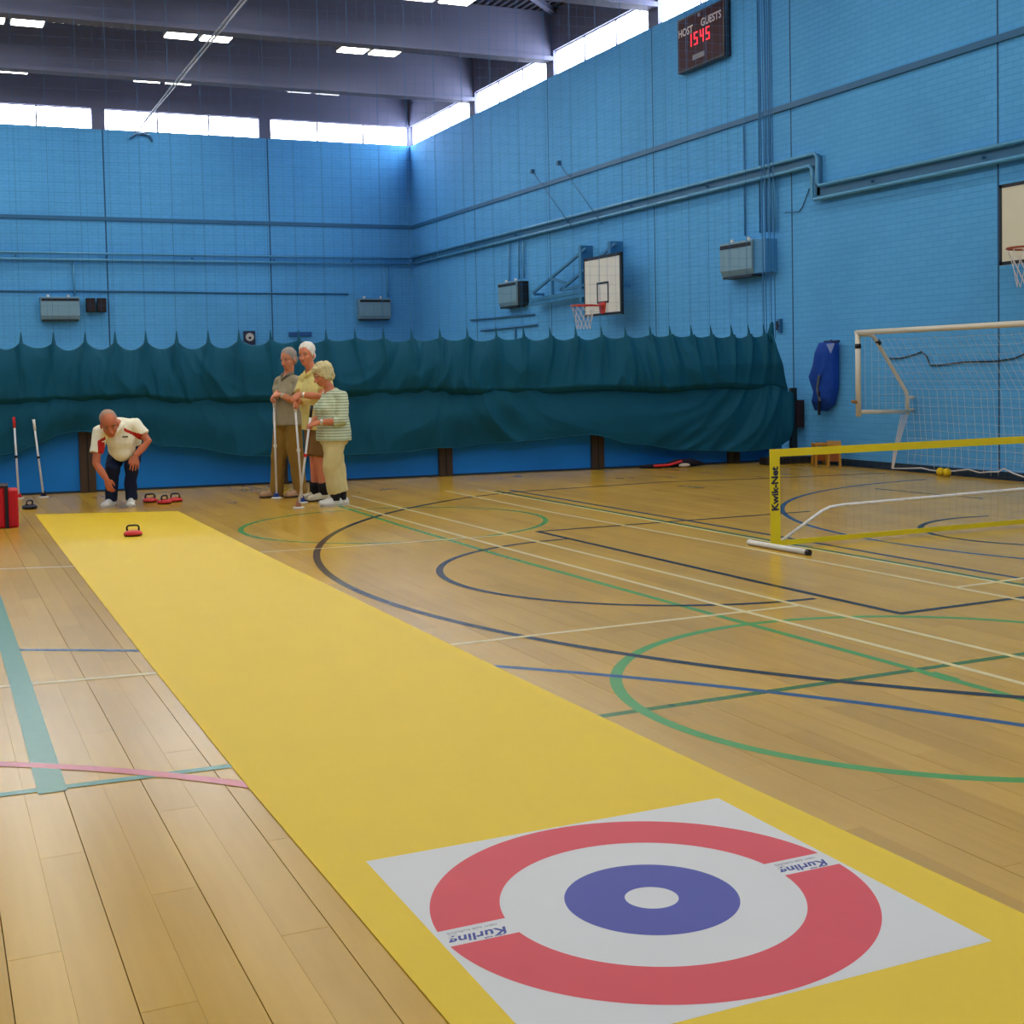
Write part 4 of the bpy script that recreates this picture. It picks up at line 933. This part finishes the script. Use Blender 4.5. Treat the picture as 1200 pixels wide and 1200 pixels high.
def shoe(t, ankle, toe_dir, material, sole, L=0.28, w=0.05):
    d = V((toe_dir[0], toe_dir[1], 0)).normalized(); a = V((ankle[0], ankle[1], 0)); sd = V((-d.y, d.x, 0))
    m = MB(); B = a - d * 0.07
    m.tube([B, B + d * 0.04 + V((0, 0, 0.0)), B + d * 0.12, B + d * 0.19, B + d * 0.25, B + d * (L - 0.01)], [(0.045, 0.034), (0.075, 0.040), (0.070, 0.042), (0.050, w), (0.038, w), (0.020, 0.03)], 14, side=(0, 0, 1))
    m.v = [(x, y, max(0.018, z + 0.03)) for x, y, z in m.v]
    m.tube([a + V((0, 0, 0.05)), a + V((0, 0, 0.10))], [0.05, 0.046], 12)
    o = remesh(m, 'shoe', 0.008, material, t, 2)
    s = MB(); n = 20; pts = []
    for i in range(n):
        an = 2 * PI * i / n; l = math.cos(an); ww = math.sin(an); pts.append(B + d * (L / 2 - 0.01 + (L / 2 + 0.005) * l) + sd * ww * (w * (1.0 if l > -0.3 else 0.85)))
    s.prism([(p.x, p.y, 0.0) for p in pts], (0, 0, 0.024)); s.build('sole', sole, o)
    m = MB()
    m.tube([B + d * (0.125 + 0.012 * k) + V((0, 0, 0.100 - 0.0075 * k)) + sd * (0.02 if k % 2 else -0.02) for k in range(6)], 0.003, 5)
    m.build('laces', sole, o)

# ---- the bending man --------------------------------------------------------
t = person_frame(140, 594)
HIP_R, HIP_L = V((0.015, 0.25, 0.64)), V((0.185, 0.25, 0.66)); KN_R, KN_L = V((-0.06, -0.06, 0.43)), V((0.14, -0.10, 0.455)); AN_R, AN_L = V((-0.085, 0.07, 0.08)), V((0.125, 0.02, 0.08))
PEL, CHE, NEK = V((0.10, 0.26, 0.70)), V((0.03, -0.04, 0.86)), V((-0.02, -0.235, 0.925)); HC = V((-0.075, -0.355, 0.925))
SH_R, SH_L = V((-0.195, -0.17, 0.835)), V((0.215, -0.13, 0.895)); EL_R, WR_R = V((-0.225, -0.23, 0.50)), V((-0.125, -0.30, 0.335)); EL_L, WR_L = V((0.325, -0.20, 0.72)), V((0.185, -0.27, 0.575))
b = MB(); fdir = V((0.10, -0.86, -0.50)); udir = V((-0.12, -0.45, 0.88)); Q, A, s = head(b, HC, fdir, udir, 1.14)
b.tube([NEK + V((0.02, 0.06, -0.03)), NEK, HC + (NEK - HC) * 0.3], [0.066, 0.06, 0.056], 12)
b.tube([PEL, (PEL + CHE) / 2, CHE, NEK], [(0.15, 0.10), (0.15, 0.11), (0.17, 0.11), (0.07, 0.06)], 16, side=(1, 0, 0))
b.tube([SH_R, EL_R, (EL_R + WR_R) / 2, WR_R], [0.05, 0.043, 0.041, 0.029], 12); b.tube([SH_L, EL_L, (EL_L + WR_L) / 2, WR_L], [0.05, 0.044, 0.042, 0.029], 12)
b.tube([SH_R, CHE, SH_L], [0.05, 0.09, 0.05], 12)
for h_, k_, a_ in ((HIP_R, KN_R, AN_R), (HIP_L, KN_L, AN_L)): b.tube([h_, k_, k_ * 0.5 + a_ * 0.5 + V((0, 0.02, 0.03)), a_], [0.075, 0.055, 0.05, 0.036], 12)
hand(b, WR_R, (0.28, -0.08, -0.95), (-0.5, -0.75, 0), (0.8, -0.4, 0), 0.55)
hand(b, WR_L, (-0.10, -0.30, -0.9), (0.15, -0.9, 0.3), (-1, 0, 0), 0.4, spread=1.25)
remesh(b, 'body', 0.006, SKIN2, t, 2).name = 'body'
HAIRG = mat('hair_grey', (150, 140, 132), 0.8, 0.2, 0.15, 40)
h = MB(); h.ball(Q(0, -0.036, 0.050), (0.092, 0.100, 0.095), 20, 12, A); h.ball(Q(0, -0.07, -0.005), (0.086, 0.058, 0.075), 16, 10, A)
remesh(h, 'hair', 0.007, mat('hair_thin_grey', (168, 140, 122), 0.7, 0.2, 0.12, 40), t, 2, disp=0.004, dscale=0.03)
face(t, Q, A, s, mat('brow_brown', (112, 76, 56), 0.8))
# polo shirt
g = MB()
g.tube([PEL + V((0, -0.06, -0.02)), PEL * 0.6 + CHE * 0.4 + V((0, -0.01, -0.03)), CHE + V((0, 0, -0.02)), CHE * 0.35 + NEK * 0.65 + V((0, 0, -0.02)), NEK], [(0.175, 0.125), (0.185, 0.145), (0.205, 0.145), (0.17, 0.115), (0.075, 0.065)], 18, side=(1, 0, 0))
g.tube([CHE * 0.3 + NEK * 0.7 + V((0.0, 0.03, -0.02)), SH_R + V((0.02, 0, 0.0)), SH_R * 0.35 + EL_R * 0.65 + V((-0.005, 0, 0))], [0.10, 0.088, 0.072], 14)
g.tube([CHE * 0.3 + NEK * 0.7 + V((0.0, 0.03, -0.01)), SH_L + V((-0.02, 0, 0.0)), SH_L * 0.4 + EL_L * 0.6], [0.10, 0.09, 0.074], 14)
g.ball(CHE + V((0.015, -0.08, -0.10)), (0.165, 0.12, 0.16), 16, 10)
g.ball(V((0.045, -0.04, 0.67)), (0.15, 0.17, 0.15), 16, 10)
g.ball(V((0.045, -0.08, 0.60)), (0.115, 0.12, 0.09), 16, 10)
CRM = mat('cream_polo', (240, 236, 214), 0.8, 0.2, 0.05, 9); CRED = mat('polo_red', (186, 40, 36), 0.8, 0.2, 0.05)
def polo_paint(c, n):
    u, z = c.x, c.z
    if n.y > 0.35: return 0
    if -0.205 < u < -0.13 and z < 0.735 and z > 0.56: return 1              # inner sleeve, image left
    if -0.20 < u < -0.12 and abs(z - (0.735 + (u + 0.20) * 0.5)) < 0.018: return 1
    if 0.075 < u < 0.30 and abs(z - (0.865 - (u - 0.075) * 0.55)) < 0.017 + max(0, (u - 0.16)) * 0.25: return 1
    return 0
remesh(g, 'polo_shirt', 0.009, [CRM, CRED], t, 4, polo_paint, disp=0.010, dscale=0.09)
m = MB(); m.tube([NEK + V((-0.085, -0.01, 0.0)), NEK + V((-0.065, -0.075, -0.045)), NEK + V((0.0, -0.115, -0.10)), NEK + V((0.06, -0.07, -0.03)), NEK + V((0.085, 0.0, 0.02))], [(0.012, 0.022)] * 5, 8, side=(0, -0.5, 1)); m.build('collar', CRM, t, smooth=True)
MB().box((0.055, -0.242, 0.775), (0.115, -0.232, 0.792)).build('chest_badge', mat('badge_dark', (110, 96, 60), 0.7), t)
# trousers
g = MB(); g.tube([HIP_R + V((-0.04, 0.02, 0.03)), PEL + V((0, 0.01, -0.05)), HIP_L + V((0.04, 0.02, 0.03))], [0.10, 0.125, 0.10], 14); g.ball(PEL + V((0, 0.0, -0.02)), (0.175, 0.14, 0.12), 16, 10)
for h_, k_, a_ in ((HIP_R, KN_R, AN_R), (HIP_L, KN_L, AN_L)): g.tube([h_, h_ * 0.4 + k_ * 0.6, k_ + V((0, -0.005, 0)), k_ * 0.5 + a_ * 0.5 + V((0, 0.01, 0.02)), a_ + V((0, 0.005, -0.01))], [0.105, 0.090, 0.078, 0.070, 0.066], 14)
remesh(g, 'trousers', 0.010, mat('navy_trousers', (24, 34, 62), 0.8, 0.2, 0.1, 9), t, 4, disp=0.014, dscale=0.10)
WSH = mat('white_shoe', (216, 214, 208), 0.5, 0.3); SOLE = mat('shoe_sole', (190, 184, 172), 0.6)
shoe(t, AN_R, (-0.45, -1, 0), WSH, SOLE); shoe(t, AN_L, (-0.05, -1, 0), WSH, SOLE)
tag(t, 'person in cream and red polo shirt and navy trousers bending over the mat', 'person')

# ---- the standing people ------------------------------------------------------
def watch(t, w, d):
    d = V(d).normalized(); MB().tube([V(w) - d * 0.012, V(w) + d * 0.012], 0.034, 12).build('watch', mat('watch_metal', (220, 216, 200), 0.25, 0.6, metal=0.6), t, smooth=True)
def yoke(g, nk, ch, sh, el, f, k=1.0):
    a = V((nk.x, nk.y, nk.z - 0.055)); out = (sh - V((ch.x, ch.y, sh.z))).normalized()
    g.tube([a, a * 0.45 + sh * 0.55 + V((0, 0, 0.002)), sh, sh + out * 0.012 + V((0, 0, -0.06)), sh * (1 - f) + el * f + out * 0.004], [0.058 * k, 0.062 * k, 0.068 * k, 0.074 * k, 0.070 * k], 14)
# ---- man in grey polo
t = person_frame(333, 583)
dr = V((-0.80, -0.60, 0)); lf = V((0.60, -0.80, 0))
C0 = V((0.085, 0.0, 0)); HP = C0 + V((-0.02, 0, 0.92)); CH = C0 + V((0.01, 0, 1.22)) ; NK = C0 + V((0.01, 0.0, 1.43)); HC = V((0.095, -0.025, 1.595))
hr, hl = HP - lf * 0.085, HP + lf * 0.085; ar, al = V((-0.085, 0.06, 0.08)), V((0.19, -0.02, 0.08)); kr, kl = V((-0.045, 0.03, 0.48)), V((0.145, -0.05, 0.48))
sr, sl = CH - lf * 0.175 + V((0, 0, 0.12)), CH + lf * 0.175 + V((0, 0, 0.12))
STK_B, STK_T = V((-0.085, -0.10, 0)), V((-0.083, -0.13, 1.18))
er, wr = V((-0.035, 0.03, 1.15)), V((-0.055, -0.09, 1.215)); el, wl_ = V((0.165, -0.27, 1.10)), V((0.0, -0.19, 1.195))
b = MB(); Q, A, s = head(b, HC, V((-0.62, -0.72, -0.22)), V((-0.1, -0.1, 1)), 1.02)
b.tube([NK + V((0, 0, -0.05)), NK, HC + V((0.01, 0.01, -0.06))], [0.062, 0.057, 0.055], 12)
b.tube([HP, CH, NK], [(0.15, 0.10), (0.16, 0.11), (0.06, 0.06)], 16, side=lf)
b.tube([sr, er, (er + wr) / 2, wr], [0.043, 0.042, 0.040, 0.029], 12); b.tube([sl, el, (el + wl_) / 2, wl_], [0.043, 0.042, 0.040, 0.029], 12); b.tube([sr, CH + V((0, 0, 0.10)), sl], 0.042, 12)
for h_, k_, a_ in ((hr, kr, ar), (hl, kl, al)): b.tube([h_, k_, a_], [0.07, 0.05, 0.036], 12)
hand(b, wr, (-0.45, -0.55, -0.55), (-0.6, -0.1, 0.8), (0, -1, 0.3), 1.1); hand(b, wl_, (-0.95, 0.35, -0.12), (-0.2, -0.5, 0.85), (0, -0.2, 1), 1.1)
remesh(b, 'body', 0.006, SKIN, t, 2)
h = MB(); h.ball(Q(0, -0.022, 0.056), (0.084, 0.098, 0.083), 20, 12, A); h.ball(Q(0, -0.06, -0.01), (0.080, 0.056, 0.07), 16, 10, A)
for q in (-1, 1): h.ball(Q(q * 0.072, 0.005, 0.022), (0.013, 0.022, 0.035), 10, 8, A)
remesh(h, 'hair', 0.007, HAIRG, t, 2, disp=0.006, dscale=0.025); face(t, Q, A, s, HAIRG)
g = MB(); TAU = mat('taupe_polo', (158, 148, 124), 0.85, 0.2, 0.06, 9)
g.tube([V((HP.x, HP.y, 0.84)), HP + V((0, 0, 0.08)), CH + dr * 0.015, CH + V((0, 0, 0.12)), NK + V((0, 0, -0.01))], [(0.205, 0.150), (0.198, 0.148), (0.19, 0.135), (0.135, 0.10), (0.062, 0.06)], 18, side=lf)
yoke(g, NK, CH, sr, er, 0.65); yoke(g, NK, CH, sl, el, 0.65)
remesh(g, 'polo_shirt', 0.009, TAU, t, 4, disp=0.010, dscale=0.09)
m = MB(); m.tube([NK - lf * 0.08 + V((0, 0, 0.01)), NK - lf * 0.05 + dr * 0.07 + V((0, 0, -0.02)), NK + dr * 0.105 + V((0, 0, -0.07)), NK + lf * 0.05 + dr * 0.07 + V((0, 0, -0.02)), NK + lf * 0.08 + V((0, 0, 0.01))], [(0.02, 0.012)] * 5, 8, side=(0, 0, 1)); m.build('collar', mat('collar_shade', (116, 108, 94), 0.85), t, smooth=True)
g = MB(); KHK = mat('olive_trousers', (148, 116, 54), 0.85, 0.2, 0.1, 8)
g.ball(HP + V((0, 0, -0.03)), (0.165, 0.135, 0.13), 16, 10)
for h_, k_, a_ in ((hr, kr, ar), (hl, kl, al)): g.tube([h_ + V((0, 0, 0.0)), h_ * 0.5 + k_ * 0.5, k_, a_ * 0.5 + k_ * 0.5, a_ + V((0, 0, -0.035))], [0.110, 0.100, 0.090, 0.084, 0.080], 14)
remesh(g, 'trousers', 0.010, KHK, t, 4, disp=0.012, dscale=0.10)
MB().tube([V((HP.x, HP.y, 0.835)), V((HP.x, HP.y, 0.865))], [(0.166, 0.128)] * 2, 18, side=lf).build('belt', mat('belt', (70, 50, 30), 0.6), t)
TAN = mat('tan_shoe', (176, 140, 106), 0.6, 0.3); DSOLE = mat('dark_sole', (60, 44, 36), 0.6)
shoe(t, ar, (-1, -0.35, 0), TAN, DSOLE); shoe(t, al, (-1, -0.45, 0), TAN, DSOLE); watch(t, wl_ * 0.9 + el * 0.1, wl_ - el)
tag(t, 'person in taupe polo shirt and olive trousers leaning on a white pusher', 'person')
M_ = Matrix.Translation(t.location) @ Matrix.Rotation(t.rotation_euler.z, 4, 'Z')
pusher(M_ @ STK_B, M_ @ STK_T, 'white curling pusher with blue foot held by the person in taupe', WHITE, BLUEP, WHITE)

# ---- man in pale yellow shirt and shorts
t = person_frame(372, 587)
dr = V((-0.74, -0.67, 0)); lf = V((0.67, -0.74, 0))
HP = V((0.03, 0.0, 0.93)); CH = V((0.01, 0, 1.25)); NK = V((-0.02, 0, 1.46)); HC = V((-0.075, -0.02, 1.635))
hr, hl = HP - lf * 0.085, HP + lf * 0.085; ar, al = V((-0.03, 0.10, 0.09)), V((0.07, -0.02, 0.09)); kr, kl = V((-0.02, 0.05, 0.49)), V((0.02, -0.07, 0.49))
sr, sl = CH - lf * 0.18 + V((0, 0, 0.12)), CH + lf * 0.18 + V((0, 0, 0.12))
er, wr = V((-0.17, 0.0, 1.13)), V((-0.19, -0.16, 1.12)); el, wl_ = V((0.085, -0.27, 1.175)), V((-0.145, -0.24, 1.195))
STK_B, STK_T = V((-0.165, -0.20, 0)), V((-0.215, -0.24, 1.14))
b = MB(); Q, A, s = head(b, HC, V((-0.50, -0.84, -0.14)), V((-0.05, -0.05, 1)), 1.04)
b.tube([NK + V((0, 0, -0.05)), NK, HC + V((0.01, 0.01, -0.06))], [0.064, 0.059, 0.057], 12)
b.tube([HP, CH, NK], [(0.15, 0.10), (0.16, 0.11), (0.06, 0.06)], 16, side=lf)
b.tube([sr, er, (er + wr) / 2, wr], [0.043, 0.042, 0.040, 0.029], 12); b.tube([sl, el, (el + wl_) / 2, wl_], [0.043, 0.045, 0.043, 0.030], 12); b.tube([sr, CH + V((0, 0, 0.10)), sl], 0.042, 12)
for h_, k_, a_ in ((hr, kr, ar), (hl, kl, al)): b.tube([h_, k_ + V((0, 0, 0.03)), k_ * 0.62 + a_ * 0.38 + V((0.01, 0.01, 0)), a_], [0.08, 0.056, 0.056, 0.038], 12)
hand(b, wr, (-0.2, -0.6, -0.2), (-0.9, 0.2, 0.5), (0, -0.3, 1), 1.1); hand(b, wl_, (-0.85, 0.02, -0.35), (-0.2, -0.75, 0.6), (0, -0.2, 1), 1.1)
remesh(b, 'body', 0.006, mat('skin_ruddy', (212, 130, 96), 0.5, 0.35, 0.1, 14), t, 2)
HWH = mat('hair_white', (226, 222, 210), 0.8, 0.2, 0.06, 40)
h = MB(); h.ball(Q(0, -0.026, 0.060), (0.087, 0.102, 0.086), 20, 12, A); h.ball(Q(0, -0.062, -0.01), (0.076, 0.052, 0.07), 16, 10, A)
for q in (-1, 1): h.ball(Q(q * 0.074, 0.0, 0.02), (0.014, 0.022, 0.045), 10, 8, A)
remesh(h, 'hair', 0.007, HWH, t, 2, disp=0.006, dscale=0.025); face(t, Q, A, s, mat('brow_grey', (150, 116, 92), 0.8))
g = MB(); PYL = mat('pale_yellow_shirt', (222, 206, 132), 0.85, 0.2, 0.05, 9)
g.tube([V((HP.x, HP.y, 0.80)), HP + V((0, 0, 0.06)), CH + dr * 0.02 + V((0, 0, -0.1)), CH + dr * 0.015, CH + V((0, 0, 0.12)), NK + V((0, 0, -0.01))], [(0.212, 0.155), (0.205, 0.158), (0.198, 0.152), (0.193, 0.135), (0.135, 0.10), (0.062, 0.06)], 18, side=lf)
yoke(g, NK, CH, sr, er, 0.65); yoke(g, NK, CH, sl, el, 0.75)
remesh(g, 'shirt', 0.009, PYL, t, 4, disp=0.010, dscale=0.09)
m = MB(); m.tube([NK - lf * 0.08 + V((0, 0, 0.01)), NK - lf * 0.05 + dr * 0.07 + V((0, 0, -0.02)), NK + dr * 0.105 + V((0, 0, -0.07)), NK + lf * 0.05 + dr * 0.07 + V((0, 0, -0.02)), NK + lf * 0.08 + V((0, 0, 0.01))], [(0.02, 0.012)] * 5, 8, side=(0, 0, 1)); m.build('collar', PYL, t, smooth=True)
g = MB(); SHT = mat('brown_shorts', (128, 94, 54), 0.85, 0.2, 0.1, 8); g.ball(HP + V((0, 0, -0.05)), (0.15, 0.12, 0.11), 16, 10)
for h_, k_ in ((hr, kr), (hl, kl)): g.tube([h_, h_ * 0.5 + k_ * 0.5, k_ + V((0, 0, 0.02))], [0.112, 0.105, 0.100], 14)
remesh(g, 'shorts', 0.010, SHT, t, 4, disp=0.008, dscale=0.10)
SOCK = mat('dark_sock', (26, 24, 30), 0.9)
for k_, a_ in ((kr, ar), (kl, al)): MB().tube([a_ + V((0, 0, -0.02)), a_ + V((0, 0, 0.06)), a_ * 0.75 + k_ * 0.25 + V((0.003, 0.003, 0.02))], [0.052, 0.054, 0.062], 14).build('sock', SOCK, t, smooth=True)
OFW = mat('offwhite_shoe', (204, 194, 168), 0.55, 0.3)
shoe(t, ar, (-1, -0.5, 0), OFW, DSOLE); shoe(t, al, (-1, -0.5, 0), OFW, DSOLE); watch(t, wl_ * 0.9 + el * 0.1, wl_ - el)
tag(t, 'tall white-haired person in pale yellow shirt and brown shorts', 'person')
M_ = Matrix.Translation(t.location) @ Matrix.Rotation(t.rotation_euler.z, 4, 'Z')
pusher(M_ @ STK_B, M_ @ STK_T, 'white curling pusher with blue foot held by the person in pale yellow', WHITE, BLUEP, WHITE)

# ---- woman in striped top
t = person_frame(390, 593)
dr = V((-0.90, -0.43, 0)); lf = V((0.43, -0.90, 0))
HP = V((0.02, 0.0, 0.80)); CH = V((0.03, 0, 1.07)); NK = V((0.0, 0, 1.265)); HC = V((-0.075, -0.03, 1.405))
hr, hl = HP - lf * 0.085, HP + lf * 0.085; ar, al = V((0.10, 0.06, 0.08)), V((0.03, -0.02, 0.08)); kr, kl = V((0.05, 0.06, 0.42)), V((0.0, -0.07, 0.42))
sr, sl = CH - lf * 0.15 + V((0, 0, 0.115)), CH + lf * 0.155 + V((0.03, 0, 0.11))
er, wr = V((-0.10, 0.08, 0.98)), V((-0.20, -0.04, 0.90)); el, wl_ = V((0.115, -0.21, 0.915)), V((-0.11, -0.20, 0.91))
STK_B = V((-0.36, -0.12, 0)); STK_T = V((-0.19, -0.14, 1.09))
b = MB(); Q, A, s = head(b, HC, V((-0.80, -0.42, -0.42)), V((-0.30, -0.1, 0.95)), 0.98)
b.tube([NK + V((0.02, 0, -0.05)), NK, HC + V((0.015, 0.01, -0.05))], [0.056, 0.051, 0.050], 12)
b.tube([HP, CH, NK], [(0.14, 0.10), (0.15, 0.11), (0.055, 0.055)], 16, side=lf)
b.tube([sr, er, (er + wr) / 2, wr], [0.045, 0.038, 0.036, 0.026], 12); b.tube([sl, el, (el + wl_) / 2, wl_], [0.045, 0.040, 0.038, 0.027], 12); b.tube([sr, CH + V((0, 0, 0.09)), sl], 0.045, 12)
for h_, k_, a_ in ((hr, kr, ar), (hl, kl, al)): b.tube([h_, k_, a_], [0.08, 0.052, 0.036], 12)
hand(b, wr, (-0.3, -0.75, -0.15), (-0.8, 0.1, 0.6), (0, -0.3, 1), 1.1); hand(b, wl_, (-0.95, 0.25, -0.2), (-0.1, -0.6, 0.8), (0, -0.2, 1), 1.1)
remesh(b, 'body', 0.006, mat('skin_warm', (204, 122, 86), 0.5, 0.35, 0.1, 14), t, 2)
HBL = mat('hair_ash_blonde', (206, 192, 144), 0.8, 0.2, 0.12, 30)
h = MB(); h.ball(Q(0, -0.035, 0.045), (0.100, 0.108, 0.100), 20, 12, A); h.ball(Q(0, -0.07, -0.02), (0.088, 0.062, 0.080), 16, 10, A); h.ball(Q(0, 0.05, 0.085), (0.07, 0.04, 0.04), 12, 8, A)
for q in (-1, 1): h.ball(Q(q * 0.08, -0.01, 0.0), (0.022, 0.045, 0.06), 10, 8, A)
remesh(h, 'hair', 0.007, HBL, t, 2, disp=0.016, dscale=0.028); face(t, Q, A, s, HBL)
g = MB(); STR = stripe_mat('striped_jersey', (206, 210, 178), (142, 166, 136), 0.030, 0.38)
g.tube([V((HP.x + 0.01, HP.y, 0.705)), V((HP.x + 0.01, HP.y, 0.80)), V((0.03, 0, 0.93)), CH + dr * 0.02 + V((0, 0, -0.02)), CH + dr * 0.015 + V((0, 0, 0.05)), CH + V((0, 0, 0.12)), NK + V((0, 0, -0.025))], [(0.222, 0.185), (0.215, 0.185), (0.188, 0.165), (0.18, 0.155), (0.165, 0.135), (0.135, 0.105), (0.082, 0.075)], 18, side=lf)
for q in (-0.07, 0.07): g.ball(CH + dr * 0.11 + lf * q + V((0, 0, -0.02)), (0.075, 0.075, 0.075), 12, 10)
yoke(g, NK, CH, sr, er, 1.0, 0.9); yoke(g, NK, CH, sl, el, 1.0, 0.95)
g.tube([sr * 0.4 + er * 0.6, er, er * 0.6 + wr * 0.4], [0.062, 0.060, 0.055], 14); g.tube([sl * 0.4 + el * 0.6, el + V((0.01, 0, 0.0)), el * 0.62 + wl_ * 0.38], [0.070, 0.068, 0.058], 14)
remesh(g, 'striped_top', 0.009, STR, t, 4, disp=0.010, dscale=0.09)
g = MB(); CRT = mat('cream_trousers', (212, 196, 140), 0.85, 0.2, 0.06, 8); g.ball(HP + V((0.01, 0, -0.06)), (0.165, 0.155, 0.13), 16, 10)
for h_, k_, a_ in ((hr, kr, ar), (hl, kl, al)): g.tube([h_, h_ * 0.5 + k_ * 0.5, k_, a_ * 0.5 + k_ * 0.5, a_ + V((0, 0, 0.06))], [0.118, 0.108, 0.095, 0.085, 0.078], 14)
remesh(g, 'trousers', 0.010, CRT, t, 4, disp=0.012, dscale=0.10)
for a_ in (ar, al): MB().tube([a_ + V((0, 0, -0.02)), a_ + V((0, 0, 0.08))], 0.050, 14).build('sock', SOCK, t, smooth=True)
shoe(t, ar, (-1, -0.4, 0), WSH, SOLE, 0.25, 0.045); shoe(t, al, (-1, -0.3, 0), WSH, SOLE, 0.25, 0.045); watch(t, wl_ * 0.92 + el * 0.08, wl_ - el)
tag(t, 'person with curly pale hair in striped top and cream trousers', 'person')
M_ = Matrix.Translation(t.location) @ Matrix.Rotation(t.rotation_euler.z, 4, 'Z')
pusher(M_ @ STK_B, M_ @ STK_T, 'tilted white curling pusher with red collar held by the person in stripes', BLACK, mat('tan_foot', (170, 110, 84), 0.5), RED)
